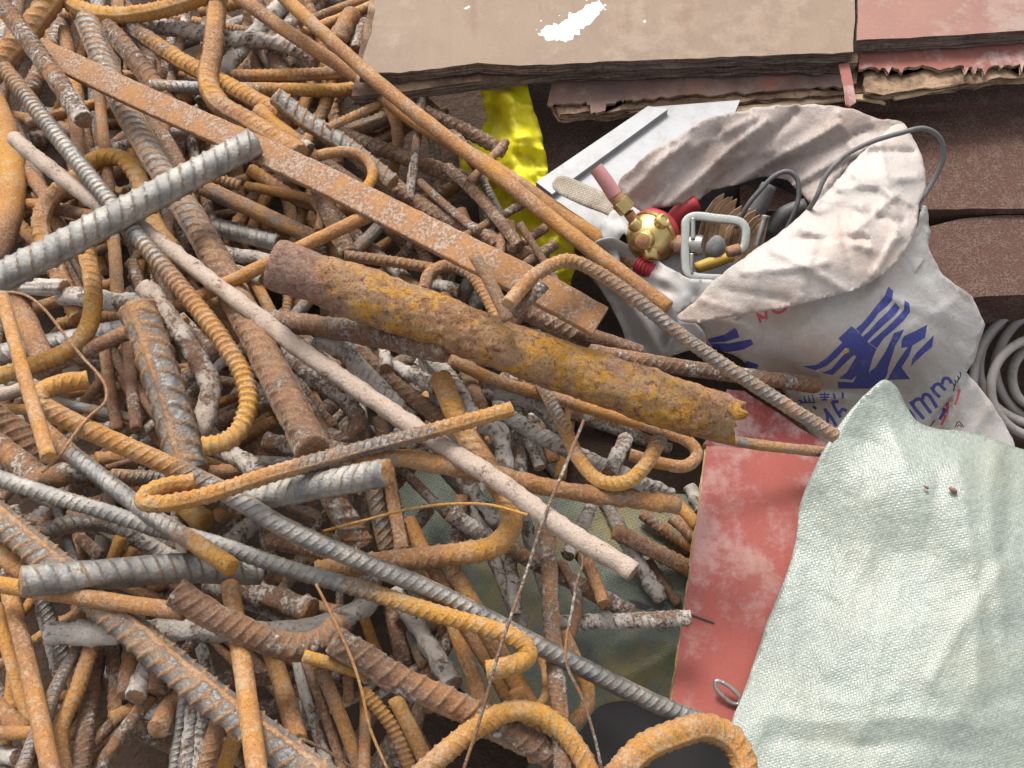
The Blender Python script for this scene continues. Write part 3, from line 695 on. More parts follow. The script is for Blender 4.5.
r|31|bl|c|76|thick blue grey steel bar with a cut end, crossing the upper left|-18,287 60,247 187,178 254,142
r|22|oc,oc,oc,st|c|60|ochre ribbed bar arched upward at the bottom edge|598,790 575,745 552,721 530,711 505,713 467,735 414,780
r|28|or|c|20|thick orange ribbed bar bent like a hoop at the bottom, over the board|598,800 640,751 675,734 706,727 730,738 744,764 748,800
w|3|ru|s|0|thin rusty tie wire hanging in a bend around the ochre hook at left|-8,291 25,295 43,308 67,338 85,360 98,374 106,388 105,402 90,416 74,435 60,455 42,472
w|3.4|gw|s|0|straight grey tie wire leaning up over the pinkish bar, centre|584,420 567,462 544,518 528,568 509,622 499,652 481,716 464,768
w|3|oc|s|0|ochre tie wire curving level across the big orange hook|324,531 370,519 410,509 450,504 490,505 528,515
w|3|or|s|0|orange tie wire hanging from the silver bar to the bottom edge|316,584 335,622 352,660 362,692 370,728 390,775
w|3|gw|s|0|thin bent tie wire hanging between upright bar and green cloth|577,549 583,560 577,582 572,610 566,660 583,700 594,735 603,775
w|3|gw|s|0|short grey wire lying at the bottom over thin sloping bars|303,739 325,750 356,770
"""
# ------------------------------------------------------------------ stacking: every bar comes to rest on what lies beneath it
HX0, HY0, HS = -160, -160, 2.0
HW, HH = 680, 560
yy, xx = np.mgrid[0:HH, 0:HW]
HM = np.full((HH, HW), -0.175)
def hm_at(x, y):
    return HM[np.clip(((y-HY0)/HS).astype(int), 0, HH-1), np.clip(((x-HX0)/HS).astype(int), 0, HW-1)]
def hm_put(x, y, v):
    np.maximum.at(HM, (np.clip(((y-HY0)/HS).astype(int), 0, HH-1), np.clip(((x-HX0)/HS).astype(int), 0, HW-1)), v)
def hm_poly(poly, zf, cap=None):
    poly = np.asarray(poly); a = poly.min(0); b = poly.max(0)
    X, Y = np.meshgrid(np.arange(a[0], b[0], HS), np.arange(a[1], b[1], HS)); q = np.c_[X.ravel(), Y.ravel()]; q = q[inside(poly, q)]
    if len(q): hm_put(q[:, 0], q[:, 1], lift_of(q[:, 0], q[:, 1], zf(q)))
def rest(path, w, sink=.55, slope=.32, drop=None, half=None):
    """path n x 2 (or 3) px, dense; returns the lift of the centreline"""
    xy = path[:, :2]; dz = path[:, 2]/100 if path.shape[1] > 2 else 0
    r = w/2*np.mean(depth_z(xy[:, 0], xy[:, 1], .0))/F
    t = np.gradient(xy, axis=0); t /= np.linalg.norm(t, axis=1)[:, None]+1e-9; nn = np.c_[-t[:, 1], t[:, 0]]
    offs = np.linspace(-.8, .8, 5); c = np.full(len(xy), -9.)
    for o in offs:
        q = xy+nn*(o*w/2); c = np.maximum(c, hm_at(q[:, 0], q[:, 1])-r*(1-math.sqrt(1-o*o))*.5)
    c = c+r*sink
    vis = (xy[:, 0] > -20) & (xy[:, 0] < 1044) & (xy[:, 1] > -20) & (xy[:, 1] < 788)
    if vis.sum() < 3: vis[:] = True
    ctr = xy.mean(0); u, s, vt = np.linalg.svd(xy-ctr, full_matrices=False); d = vt[0]; k = (xy-ctr) @ d*.00086
    kk, cc = k[vis], c[vis]
    b = np.argsort(kk); kk, cc = kk[b], cc[b]
    hull = []
    for p in zip(kk, cc):
        while len(hull) >= 2 and (hull[-1][0]-hull[-2][0])*(p[1]-hull[-2][1])-(hull[-1][1]-hull[-2][1])*(p[0]-hull[-2][0]) >= 0: hull.pop()
        hull.append(p)
    hull = np.array(hull); m = .5*(kk[0]+kk[-1]); i = np.clip(np.searchsorted(hull[:, 0], m)-1, 0, len(hull)-2)
    sl = (hull[i+1, 1]-hull[i, 1])/max(hull[i+1, 0]-hull[i, 0], .004); sl = np.clip(sl, -slope, slope)
    l = sl*k; l = l+np.max((cc-sl*kk)) if True else l
    lift = l+dz; r = r*(1-np.mean(lift)/np.mean(depth_z(xy[:, 0], xy[:, 1], .0)))
    for o in np.linspace(-1, 1, 9):
        q = xy+nn*(o*w/2); hm_put(q[:, 0], q[:, 1], lift+r*math.sqrt(max(0, 1-o*o)))
    return lift, r

def fin_along(codes, n):
    a = np.array([FIN[c] for c in codes.split(',')], float)
    if len(a) == 1: return np.repeat(a, n, 0)
    x = np.linspace(0, 1, n); return np.stack([np.interp(x, np.linspace(0, 1, len(a)), a[:, k]) for k in range(4)], 1)

def bar_mesh(name, path, lift, r, fin, style, roll, coarse=1.0, w=16):
    """ribbed, threaded, smooth or crusted bar swept along its path"""
    W = PL(path[:, 0], path[:, 1], lift)
    d = 2*r
    step = d*(.052 if style in 'ct' else .2 if style in 'd' else .35)*coarse
    m = {'c': 32, 't': 20, 'd': 20, 's': 14, 'g': 30}[style]
    if w > 24: m = int(m*1.3)
    if coarse > 1: m = int(m*.7)
    c = catmull(W[::max(1, len(W)//60)] if len(W) > 120 else W, step); n = len(c)
    s = np.concatenate([[0], np.cumsum(np.linalg.norm(np.diff(c, axis=0), axis=1))])
    th = np.arange(m)*2*math.pi/m; rib = np.zeros((n, m)); sp = d*RNG.uniform(.40, .58)
    Fn = fin_along(fin, n); seed = RNG.random(3)*90
    if style == 'c':
        half = (th < math.pi); u = np.where(half, th, th-math.pi)/math.pi; sgn = RNG.choice([-1, 1]); sl = sgn*RNG.uniform(1.1, 2.0)
        ph = s[:, None]/sp+sl*(u-.5)[None]*np.where(half, 1, -1)+np.where(half, 0, .5); p = (ph % 1)-.5
        rib = np.exp(-(np.abs(p)/.09)**3)*np.clip(np.sin(math.pi*u)*1.9-.25, 0, 1)[None]
        for a in (0, math.pi, 2*math.pi): rib = np.maximum(rib, np.exp(-((th-a)/.14)**2)[None]*1.0)
        hgt = .14
    elif style == 't':
        ph = s[:, None]/(d*.42)+th[None]/(2*math.pi); p = (ph % 1)-.5; rib = np.exp(-(np.abs(p)/.2)**3); hgt = .17
    elif style == 'g':
        rib = (np.cos(th*9)*.5+.5)[None]*np.ones((n, 1)); hgt = -.16
    elif style == 'd':
        ph = s[:, None]/sp+.7*np.sin(th)[None]; rib = np.exp(-(((ph % 1)-.5)/.2)**2)*.8; hgt = .07
    else: hgt = 0
    R = r*(1-.06*(hgt > 0)+hgt*rib)
    if style in 'cdt' and w > 8:
        kx = c/(d*5)+seed; c = c+d*(.018 if style == 'c' else .06)*np.c_[fbm(kx, 2), fbm(kx+40, 2), fbm(kx+80, 2)]
    t_, N_, B_ = frames(c, -FWD)
    a = np.cos(th+math.radians(roll)); b = np.sin(th+math.radians(roll))
    base = c[:, None]+r*(a[None, :, None]*N_[:, None]+b[None, :, None]*B_[:, None])
    k = fbm(base.reshape(-1, 3)/(r*1.1)+seed, 3).reshape(n, m); k2 = fbm(base.reshape(-1, 3)/(r*.4)+seed, 2).reshape(n, m)
    amp = .03+.02*Fn[:, 0]+.16*np.clip(Fn[:, 2]-.25, 0, 1)+(.10 if style == 'd' else 0)
    if w < 6: amp = amp*.12
    R = R*(1+amp[:, None]*k+amp[:, None]*.45*k2)
    V = c[:, None]+R[..., None]*(a[None, :, None]*N_[:, None]+b[None, :, None]*B_[:, None])
    # cut ends: a small bevel, then a rough face
    e0 = c[0]-t_[0]*r*.08; e1 = c[-1]+t_[-1]*r*.08
    ca = e0+(V[0]-c[0])*.86; cb = e1+(V[-1]-c[-1])*.86
    ca = ca+t_[0]*(r*.10*fbm(ca/(r*.7)+seed, 2))[:, None]; cb = cb+t_[-1]*(r*.10*fbm(cb/(r*.7)+seed, 2))[:, None]
    V2 = np.vstack([ca, V.reshape(-1, 3), cb, e0[None], e1[None]]); q = tube_faces(n+2, m)
    o = (n+2)*m; j = np.arange(m); j2 = (j+1) % m
    tri = np.vstack([np.c_[np.full(m, o), j2, j], np.c_[np.full(m, o+1), (n+1)*m+j, (n+1)*m+j2]])
    faces = q.tolist()+tri.tolist()
    fin4 = np.vstack([np.repeat(Fn[:1], m, 0), np.repeat(Fn, m, 0), np.repeat(Fn[-1:], m, 0), Fn[:1], Fn[-1:]])
    cut = np.r_[np.ones(m), np.zeros(n*m), np.ones(m), 1, 1]
    fin4[cut > .5, 0] = np.maximum(fin4[cut > .5, 0], .75); fin4[cut > .5, 2] *= .5; fin4[cut > .5, 3] *= .4
    ribv = np.r_[np.zeros(m), rib.ravel() if style in 'ct' else np.zeros(n*m), np.zeros(m+2)]
    ob = mesh_obj(name, V2, faces, M['scrap_steel'], None, True, attrs={'fin': ('FLOAT_COLOR', fin4), 'rib': ('FLOAT', ribv)})
    return ob

KIND = {'r': ('rebar', 'rebar', 'scrap rebar in the heap'), 'b': ('round_bar', 'round bar', 'smooth round bars in the heap'), 'w': ('tie_wire', 'wire', 'tie wires on the heap')}
MAXL = []
def make_bar(kind, w, fin, style, roll, label, pp, coarse=1.0, group=None):
    p = [[float(v) for v in q.split(',')] for q in pp.split()] if isinstance(pp, str) else pp
    p = np.array([q+[0]*(3-len(q)) for q in p]); path = catmull(p, 3.0)
    if roll == 90: roll = RNG.choice([58, 66, 90, 114, 122])
    lift, r = rest(path, w, slope=.45 if len(path) < 30 else .3)
    MAXL.append((float(lift.max()), label))
    nm, cat, grp = KIND[kind]
    return tag(bar_mesh(nm, path, lift, r, fin, style, roll, coarse, w), label, cat, group or grp)

# deep bars, seen only through the gaps
ZONES = [('dark rusty bar deep in the heap at the upper left, glimpsed through gaps', (-30, -10, 330, 300), 72),
         ('dark rusty bar deep in the heap near the pipe, glimpsed through gaps', (300, 60, 620, 420), 44),
         ('dark rusty bar deep in the heap left of centre, glimpsed below the hooked bars', (-30, 300, 330, 600), 54),
         ('dark rusty bar deep in the heap right of centre, under the pinkish bar', (330, 380, 560, 520), 16),
         ('dark rusty bar deep in the heap at the bottom, between the leaning bars', (-30, 590, 540, 790), 62)]
rr = random.Random(11)
for lab, (x0, y0, x1, y1), cnt in ZONES:
    for i in range(cnt):
        cx, cy = rr.uniform(x0, x1), rr.uniform(y0, y1); L = rr.uniform(60, 150)
        a = rr.uniform(0, math.pi) if y0 < 600 else rr.gauss(1.25, .45)
        bend = rr.uniform(-14, 14); dx, dy = math.cos(a), math.sin(a)
        pth = [[cx-dx*L, cy-dy*L], [cx-dy*bend, cy+dx*bend], [cx+dx*L, cy+dy*L]]
        lim = lambda px, py: (340 if py < 80 else 430+(py-80)*.55 if py < 400 else 560 if y0 < 590 else 470)
        if cx > lim(cx, cy)-10: continue
        pth = [[min(max(px, -60), lim(px, py)), min(max(py, -40), 820)] for px, py in pth]
        st = rr.choice('ccssst'); f = rr.choice(['ru', 'br', 'cr', 'or', 'co', 'cr', 'tn', 'st'])
        make_bar('b' if st == 's' else 'r', rr.uniform(9, 16), f, st, rr.choice([0, 60, 90]), lab, pth, 1.6, lab.replace('dark rusty bar deep', 'deep bars').split(',')[0])
# ------------------------------------------------------------------ the other things of the place
def zc(s): return [[float(v) for v in p.split(',')] for p in s.split()]
def sc_(s, ox, oy, k):
    q = pts(s); return np.c_[ox+q[:, 0]/k, oy+q[:, 1]/k]
def dense(pl): return catmull(np.asarray(pl, float), 1.5)

def ridged(q, s, rot=0.0):
    x = q[:, 0]*math.cos(rot)+q[:, 1]*math.sin(rot); y = -q[:, 0]*math.sin(rot)+q[:, 1]*math.cos(rot)
    w = np.c_[x*s*.55, y*s*1.5, np.full(len(q), s*71)]; w = w+.35*np.c_[fbm(w*.7+4, 2), fbm(w*.7+8, 2), np.zeros(len(q))]
    return np.clip(1-np.abs(vnoise(w))*1.6, 0, 1)**2-.35

def tarp():
    ol = '372,462 420,448 520,470 600,500 700,500 712,600 690,700 640,700 600,706 575,735 520,742 470,700 430,640 395,560'
    cr = creases([(420, 500, 480, 620, .5, 10), (560, 640, 690, 640, .7, 9), (600, 690, 690, 640, .8, 7), (570, 620, 640, 690, .5, 10), (610, 580, 650, 560, .5, 6), (590, 660, 670, 610, .5, 7), (460, 560, 540, 600, .4, 9)])
    ex = lambda q: cr(q)+.5*fbm(np.c_[q*.018, np.zeros(len(q))], 3)+.22*np.abs(fbm(np.c_[(q[:, 0]+q[:, 1])*.03, (q[:, 0]-q[:, 1])*.012, np.ones(len(q))], 3))
    dark_tear = pts('627,599 638,601 652,607 646,611 638,609 633,605')  # tear painted as a dark patch; its shade is in the colour
    o, zf, p = patch('tarp', ol, zc('380,470,-5.5 520,480,-5 700,510,-4.5 690,620,-4.5 600,600,-5 600,690,-6 500,700,-6.5 430,600,-6 680,700,-7.5 560,740,-9'), [M['tarp_cloth'], M['cavity_dark']], None, 6, [(dark_tear, 1)], extra=ex,
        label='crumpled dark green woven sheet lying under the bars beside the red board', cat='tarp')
    hm_poly(p, lambda q: zf(q)/100)

# ---- printing on the bag, as outlines on its cloth
LOGO = [(s, 1) for s in (
    '565,42 597,70 590,130 560,165 500,215 470,260 420,315 390,350 358,312 400,275 450,215 500,150 540,105',
    '610,145 640,178 610,225 540,285 470,350 425,400 402,360 440,330 500,260 560,205',
    '670,130 700,150 705,205 660,265 600,320 540,370 492,438 442,402 480,370 550,310 620,240 665,190',
    '330,295 355,315 400,361 440,404 490,441 465,500 440,590 480,560 540,470 580,390 600,340 668,315 640,370 610,420 585,500 565,560 560,600 545,632 470,680 440,695 245,695 240,650 340,655 362,612 330,640 245,630 300,590 360,490 345,480 260,560 210,608 135,595 200,570 260,500 315,440 290,435 240,490 170,550 100,578 15,552 100,545 170,500 230,440 270,400 245,375',
    '815,285 800,370 720,420 700,480 650,560 705,635 560,640 580,600 620,530 660,470 690,430 668,432 648,437 650,390 665,360 740,325',
    '858,350 845,430 790,475 730,530 710,558 720,500 750,460 800,410')]+[('310,437 316,460 278,478 272,462', 4)]
def bag_print():
    d = [(sc_(s, 800, 280, 6.4), m) for s, m in LOGO]
    def add(ss, ox, oy, k, w, m):
        for s in ss:
            for g in strokes([dense(sc_(s, ox, oy, k))], w): d.append((g, m))
    # letters beside the sheet: mm, and the stem of a sign cut off by the sheet
    add(['105,425 150,490 245,605', '125,470 150,415 205,400 250,455 318,545', '232,405 240,360 285,355 330,410 378,490'], 900, 360, 10.24, 3.6, 1)
    add(['318,275 355,330 410,380', '335,310 355,260 400,245 435,280 468,310', '432,250 450,190 495,190 530,240'], 900, 360, 10.24, 3.4, 1)
    add(['80,515 120,560 160,630'], 900, 360, 10.24, 4.0, 1)
    add(['460,495 440,550 405,610'], 900, 360, 10.24, 3.4, 1)
    add(['612,300 590,380 562,460', '490,430 485,500 478,545', '470,560 445,620 420,670'], 900, 360, 10.24, 2.6, 2)
    add(['612,120 622,150 606,200', '585,160 600,185 586,228', '560,205 572,235 558,270', '540,235 556,262 548,320'], 900, 360, 10.24, 1.3, 3)
    add(['562,690 600,630 655,690', '585,690 603,662 635,690', '352,620 305,690'], 900, 360, 10.24, 1.2, 3)
    # lower fold: a row of broken characters, then figures
    add(['160,265 215,265 190,305', '245,205 265,290', '300,200 318,285', '350,190 372,280', '200,290 390,288'], 785, 380, 12.8, 1.5, 1)
    add(['440,185 570,185', '445,220 565,218', '505,160 510,260', '470,255 540,252'], 785, 380, 12.8, 1.7, 1)
    add(['620,170 640,245', '735,160 742,240'], 785, 380, 12.8, 2.2, 1)
    add(['505,365 540,440 545,550', '515,380 600,490 655,590', '600,275 650,380 715,480', '600,280 685,275', '700,430 730,375 790,395'], 785, 380, 12.8, 3.2, 1)
    add(['358,335 400,372'], 785, 380, 12.8, 2.6, 3)
    # blue patch and red letters under the flap
    for s in ('150,375 300,335 380,280 402,300 422,360 300,400 165,410', '165,412 330,412 520,375 542,420 460,465 320,490 220,470', '440,600 490,560 585,595 570,640 500,632'):
        d.append((sc_(s, 690, 295, 8.533), 1))
    add(['570,150 605,235', '590,165 625,200 632,180', '648,130 652,210'], 690, 295, 8.533, 2.6, 2)
    add(['700,125 745,152 800,130 835,90'], 690, 295, 8.533, 3.0, 2)
    return d

def tool_frame(x, y, z):
    o = P(x, y, z); k = depth_z(x, y, z)/F
    return lambda u, v, w=0: o+k*(u-x)*RGT-k*(v-y)*UPV-k*w*FWD, k

def bagset():
    top_boards(); far_side(); yellow_sack()
    root = thing('tool_bag', 'white woven plastic bag with blue printing, torn open and full of tools', 'bag', P(800, 380, -.06))
    ol = '676,318 700,300 760,262 840,225 915,196 922,222 930,250 942,275 972,296 985,325 974,362 966,372 990,400 1013,438 1022,480 960,490 880,470 830,452 806,428 790,405 782,388 756,372 738,358 712,346 690,336'
    z = '690,318,2.0 760,290,5.5 840,240,9 915,205,9.5 925,250,7.5 960,292,3 984,325,-1 968,368,-3 1000,420,-8 1018,470,-10 900,460,-7 830,450,-6 800,418,-5.2 786,390,-3.8 840,300,6.8 900,310,6.4 850,350,3.6 920,350,2.6 800,350,2.8 760,330,3.2 745,352,.6 800,376,-.6 850,384,-1.4 900,385,-2.4 720,330,2.0 710,342,.2 860,420,-5.4 930,410,-5 945,440,-7'
    cr = creases([(950, 300, 935, 345, .35, 7), (905, 265, 960, 330, .3, 6), (970, 372, 915, 440, -.9, 6), (962, 378, 945, 430, .8, 5), (786, 386, 870, 394, -.7, 4), (800, 400, 870, 398, .4, 4), (735, 318, 765, 330, -.35, 4), (752, 322, 738, 352, .3, 5), (875, 280, 930, 330, .22, 6), (830, 300, 765, 340, .2, 10), (1000, 400, 960, 450, .4, 6), (930, 262, 970, 305, -.3, 5), (700, 318, 745, 326, .25, 5), (870, 290, 960, 320, .3, 5), (880, 300, 975, 350, -.25, 5), (930, 280, 965, 360, .3, 5), (820, 310, 770, 360, .18, 6), (900, 340, 960, 300, .25, 5)], True)
    ex = lambda q: cr(q)+.12*fbm(np.c_[q*.02, np.zeros(len(q))], 3)+.12*ridged(q, .013, .9)+.06*ridged(q+50, .035, .2)
    body, zf, p = patch('bag_body', ol, zc(z), [M['bag_cloth'], M['ink_blue'], M['ink_red'], M['ink_black'], M['ink_yellow']], root, 5, bag_print(), ex, smooth_edge=False, rough=1.0)
    hm_poly(p, lambda q: zf(q)/100)
    # the dark inside
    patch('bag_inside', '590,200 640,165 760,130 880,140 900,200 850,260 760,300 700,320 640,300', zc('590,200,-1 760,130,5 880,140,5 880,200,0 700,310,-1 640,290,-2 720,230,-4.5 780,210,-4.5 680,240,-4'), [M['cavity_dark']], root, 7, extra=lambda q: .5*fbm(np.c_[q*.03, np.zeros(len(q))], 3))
    # folded-back cloth: far side, then the bright near flap
    ol2 = '617,186 628,172 645,157 678,136 709,118 750,109 796,104 841,107 877,118 903,123 912,150 868,160 842,182 818,206 800,192 784,180 768,176 741,184 715,189 690,204 664,207 640,210 628,203'
    z2 = '617,186,5 645,160,8 680,136,9 750,109,10 800,104,10.2 877,118,10.5 905,124,10 905,150,9.5 842,182,7.4 818,206,6.8 780,182,5 741,186,5 690,204,5 640,208,4.6 700,160,7.2 760,150,7.8 820,150,8.6'
    cr2 = creases([(626, 196, 690, 140, .55, 4), (640, 204, 720, 128, -.45, 5), (664, 206, 770, 118, .6, 5), (700, 194, 800, 112, -.5, 6), (730, 188, 840, 120, .5, 4), (768, 176, 872, 128, -.45, 5), (792, 186, 880, 140, .5, 4), (812, 200, 890, 130, .4, 4), (690, 150, 760, 116, .35, 3), (648, 170, 672, 150, .5, 3), (840, 110, 856, 160, .4, 4), (655, 206, 676, 168, .5, 3), (720, 160, 780, 150, .25, 3)], True)
    ex2 = lambda q: cr2(q)+.10*fbm(np.c_[q*.03, np.ones(len(q))], 2)+.05*ridged(q+90, .06, -.5)
    far, zf2, p2 = patch('bag_cloth_far', ol2, zc(z2), [M['bag_cloth_dusty_shaded']], root, 4, extra=ex2, rough=1.5)
    ol3 = '676,318 696,300 714,281 734,265 755,250 776,235 796,220 814,204 832,186 850,166 874,142 901,123 912,134 920,152 926,186 919,205 916,228 905,251 890,270 873,282 848,292 823,299 794,305 764,311 730,317 697,323'
    z3 = '676,318,3.6 714,281,6.4 755,250,8.6 796,220,9.6 832,186,9.8 874,142,10.6 901,123,11 920,152,10.6 926,186,10.2 916,228,10.4 905,251,9.8 873,282,9.2 823,299,8.4 764,311,7.0 697,323,4.0 800,260,9.9 860,220,10.7 750,280,8.2 890,180,10.9 840,255,10.4'
    cr3 = creases([(700, 300, 740, 312, .2, 3), (720, 288, 790, 300, -.25, 4), (740, 272, 830, 262, .35, 4), (770, 250, 850, 292, .3, 4), (790, 238, 868, 240, -.35, 4), (800, 226, 880, 250, .4, 4), (818, 206, 905, 222, -.4, 4), (836, 190, 920, 176, .45, 4), (850, 172, 915, 205, .4, 3), (868, 150, 915, 150, -.4, 4), (880, 140, 900, 240, .45, 4), (860, 200, 880, 280, .4, 4), (840, 215, 850, 290, -.3, 4), (896, 236, 872, 278, .5, 3), (815, 240, 800, 300, .25, 4), (760, 260, 750, 310, .2, 4), (850, 235, 900, 190, .35, 3)], True)
    ex3 = lambda q: cr3(q)+.07*fbm(np.c_[q*.03, 2*np.ones(len(q))], 2)+.05*ridged(q+90, .06, .5)
    flap, zf3, p3 = patch('bag_flap', ol3, zc(z3), [M['bag_cloth_warm']], root, 4, extra=ex3, rough=1.6)
    hm_poly(p3, lambda q: zf3(q)/100)
    # ragged strip at the flap's right corner
    patch('torn_edge', '904,248 918,226 924,205 932,222 928,245 926,262 919,268 908,280 898,276 896,262', zc('904,248,9 924,205,9.6 930,240,7.5 910,278,7 898,272,7.6'), [M['bag_cloth']], root, 4, extra=lambda q: .5*fbm(np.c_[q*.06, np.ones(len(q))], 3), rough=3)
    # near left wall of the bag, thin and crumpled
    ol4 = '590,246 612,238 640,252 660,262 690,278 716,282 700,298 676,318 697,324 706,345 685,352 664,358 658,357 640,358 628,350 622,330 614,312 600,290 586,268'
    z4 = '590,246,3 640,252,3.6 690,278,4.6 716,282,5 676,318,3 700,345,1 664,358,-1.2 628,350,-5 614,312,-3 590,268,-.5 640,300,1.6 660,330,1.4'
    cr4 = creases([(630, 300, 662, 356, .9, 5), (616, 290, 640, 350, -.8, 6), (660, 290, 700, 300, -.5, 6), (650, 270, 690, 300, .5, 6), (668, 322, 662, 357, -1.0, 4), (680, 330, 664, 357, .6, 4)])
    w, zf4, p4 = patch('bag_wall', ol4, zc(z4), [M['white_film']], root, 4, extra=lambda q: cr4(q)+.3*fbm(np.c_[q*.03, 4*np.ones(len(q))], 3), rough=1.2)
    hm_poly(p4, lambda q: zf4(q)/100)
    # white panel, strap, rag
    pr = thing('white_panel', 'dirty white plastic panel with a raised rim, leaning behind the bag', 'panel', P(640, 180, .02))
    tilt = lambda q: .024+.00012*(q[:, 1]*-.3)+.0001*(q[:, 0]-640)
    slab('panel_sheet', '538,182 650,107 740,100 720,150 640,215 596,238 566,224', tilt, .012, M['white_panel'], M['white_panel'], pr, 14, plies=2, ply=.0002)
    slab('panel_rim', '536,182 648,106 668,109 552,194', lambda q: tilt(q)+.006, .009, M['white_panel'], M['white_panel'], pr, 12, plies=2, ply=.0002)
    patch('woven_strap', '552,186 559,176 590,186 618,200 634,216 628,228 606,214 580,204', zc('552,186,3.9 590,190,4.2 625,215,4 630,226,3.6 600,210,4'), [M['strap_cloth']], None, 4, extra=lambda q: .25*fbm(np.c_[q*.05, np.ones(len(q))], 2), label='beige woven strap lying across the white panel corner', cat='strap')
    patch('rag_strip', '601,224 616,208 632,210 644,228 652,250 655,268 645,262 634,246 624,234 618,246 621,268 612,270 606,248', zc('601,224,4 620,208,4.6 640,225,4.8 655,268,3.6 612,266,2.6'), [M['white_film']], None, 4, extra=lambda q: .5*fbm(np.c_[q*.06, np.ones(len(q))], 2), rough=1.5, label='torn white cloth strip hanging by the pink hose at the bag mouth', cat='rag')
    tools()

def dark_sheet():
    patch('black_sheet', '560,720 600,690 660,680 720,700 780,760 780,830 520,830 530,760', zc('560,720,-10 720,700,-9 780,830,-9 520,830,-11 640,760,-11'), [M['black_plastic']], None, 8, extra=lambda q: .5*fbm(np.c_[q*.015, np.ones(len(q))], 3)+.9*ridged(q, .012, .6), label='black plastic sheet in the hollow under the green cloth at the bottom', cat='sheet')

def tools():
    # gas regulator: brass dome, red bonnet, nozzles, inlet hose
    T, k = tool_frame(650, 236, .045); r = thing('gas_regulator', 'brass gas regulator with red cap and short pink hose tail', 'regulator', T(650, 236))
    ax = .62*RGT+.50*UPV+.50*FWD; k = k*1.16
    def vf(name, parts, mat, par=r, smooth=True):
        V, f = merge(parts); o = mesh_obj(name, V, f, mat, par, smooth)
        if smooth: e = o.modifiers.new('edges', 'EDGE_SPLIT'); e.split_angle = math.radians(38)
        return o
    c0 = T(648, 240)
    vf('brass_body', [lathe_vf(c0, ax, [(-15*k, 2*k), (-14.5*k, 7*k), (-12*k, 13*k), (-7*k, 18*k), (0, 21*k), (5*k, 22*k), (5.5*k, 23.5*k), (9*k, 23.5*k), (9.2*k, 20*k)], 40)], M['brass'])
    vf('red_cap', [lathe_vf(c0+ax*9*k, ax, [(0, 23*k), (2*k, 24*k), (6*k, 23.5*k), (12*k, 19*k), (17*k, 10*k), (18*k, 4*k)], 40)], M['red_paint'])
    noz = lambda a, b, pr: lathe_vf(a, b-a, pr, 20)
    L = lambda a, b: np.linalg.norm(b-a)
    for (x0, y0, w0), (x1, y1, w1), ra, nm, mt in (((646, 234, 8), (629, 224, 13), 5.2, 'brass_nozzle', 'brass'), ((648, 240, 14), (639, 245, 27), 6.6, 'gauge_plug', 'brass'), ((650, 246, 8), (650, 262, 12), 6.2, 'outlet_nozzle', 'brass'), ((655, 228, 12), (661, 223, 24), 5.6, 'brass_nozzle', 'brass')):
        a, b = T(x0, y0, w0), T(x1, y1, w1); l = L(a, b)
        vf(nm, [noz(a, b, [(0, ra*.8*k), (l*.35, ra*.85*k), (l*.4, ra*1.15*k), (l*.85, ra*1.2*k), (l*.95, ra*1.05*k), (l, ra*.7*k), (l*.9, ra*.55*k)])], M[mt])
    a, b = T(638.4, 245.2, 28), T(637, 246, 31); vf('plug_face', [noz(a, b, [(0, 5.4*k), (2*k, 5.6*k), (3*k, 4*k)])], M['rust_fitting'])
    a, b = T(664, 243, 8), T(684, 247, 12); vf('outlet_pipe', [noz(a, b, [(0, 5*k), (8*k, 5.4*k), (9*k, 7.6*k), (20*k, 7.8*k), (22*k, 6*k)])], M['rust_fitting'])
    a, b = T(686, 246, 13), T(699, 248, 17); l = L(a, b); vf('union_ring', [noz(a, b, [(0, 6*k), (1*k, 8.6*k), (l*.8, 9*k), (l, 8.4*k), (l*.98, 6.6*k), (l*.3, 6.2*k)])], M['dull_steel'])
    vf('inlet_stem', [tube_vf([T(640, 230, 6), T(627, 215, 12)], 4.6*k, 14)], M['rust_fitting'])
    a, b = T(627, 213, 12), T(617, 203, 14); l = L(a, b); vf('hex_nut', [lathe_vf(a, b-a, [(0, 6*k), (1*k, 8*k), (l*.9, 8*k), (l, 6*k)], 6)], M['brass'], smooth=False)
    vf('collar', [tube_vf([T(618, 204, 14), T(611, 196, 15)], [6.6*k, 6.2*k], 16)], M['rust_fitting'])
    vf('hose_tail', [tube_vf([T(613, 198, 15), T(604, 185, 18), T(594, 172, 20)], [6.6*k, 6.4*k, 6.0*k], 18)], M['pink_rubber'])
    T2, k2 = tool_frame(690, 206, .045)
    o = sweep('torch_handle', [T2(670, 226, -4), T2(680, 212, 0), T2(697, 203, 6)], [8.6*k2, 8.4*k2, 7.6*k2], M['red_paint'], None, 20); tag(o, 'red rounded tool handle sticking out behind the regulator cap', 'handle')
    T3, k3 = tool_frame(668, 276, .035)
    o = sweep('ribbed_hose', [T3(640, 262, -14), T3(656, 272, -4), T3(686, 288, 2)], 8.5*k3, M['red_paint'], None, 20, step=.8*k3, prof=lambda s: 1+.12*np.cos(s/(3.8*k3)*2*math.pi)); tag(o, 'red ribbed hose under the brass regulator', 'hose')
    # earth clamp: cast frame, screw, anvil
    T, k = tool_frame(715, 248, .052); cl = thing('screw_clamp', 'grey cast C shaped screw clamp lying in the bag', 'clamp', T(715, 248))
    sq = np.array([(x*k, y*k) for x, y in ((3, 4), (3.6, 3), (3.6, -3), (3, -4), (-3, -4), (-3.6, -3), (-3.6, 3), (-3, 4))])
    sweep('clamp_frame', [T(731, 254, 4), T(742, 249, 4), T(744.5, 240, 4), T(744, 229, 4), T(739, 223, 4), T(715, 219, 3), T(693, 217, 2), T(686, 221, 2), T(685, 232, 2), T(685, 262, 1), T(687, 273, 1), T(695, 277, 1), T(724, 279, 0)], 4*k, M['grey_casting'], cl, sec=sq, step=1.5*k)
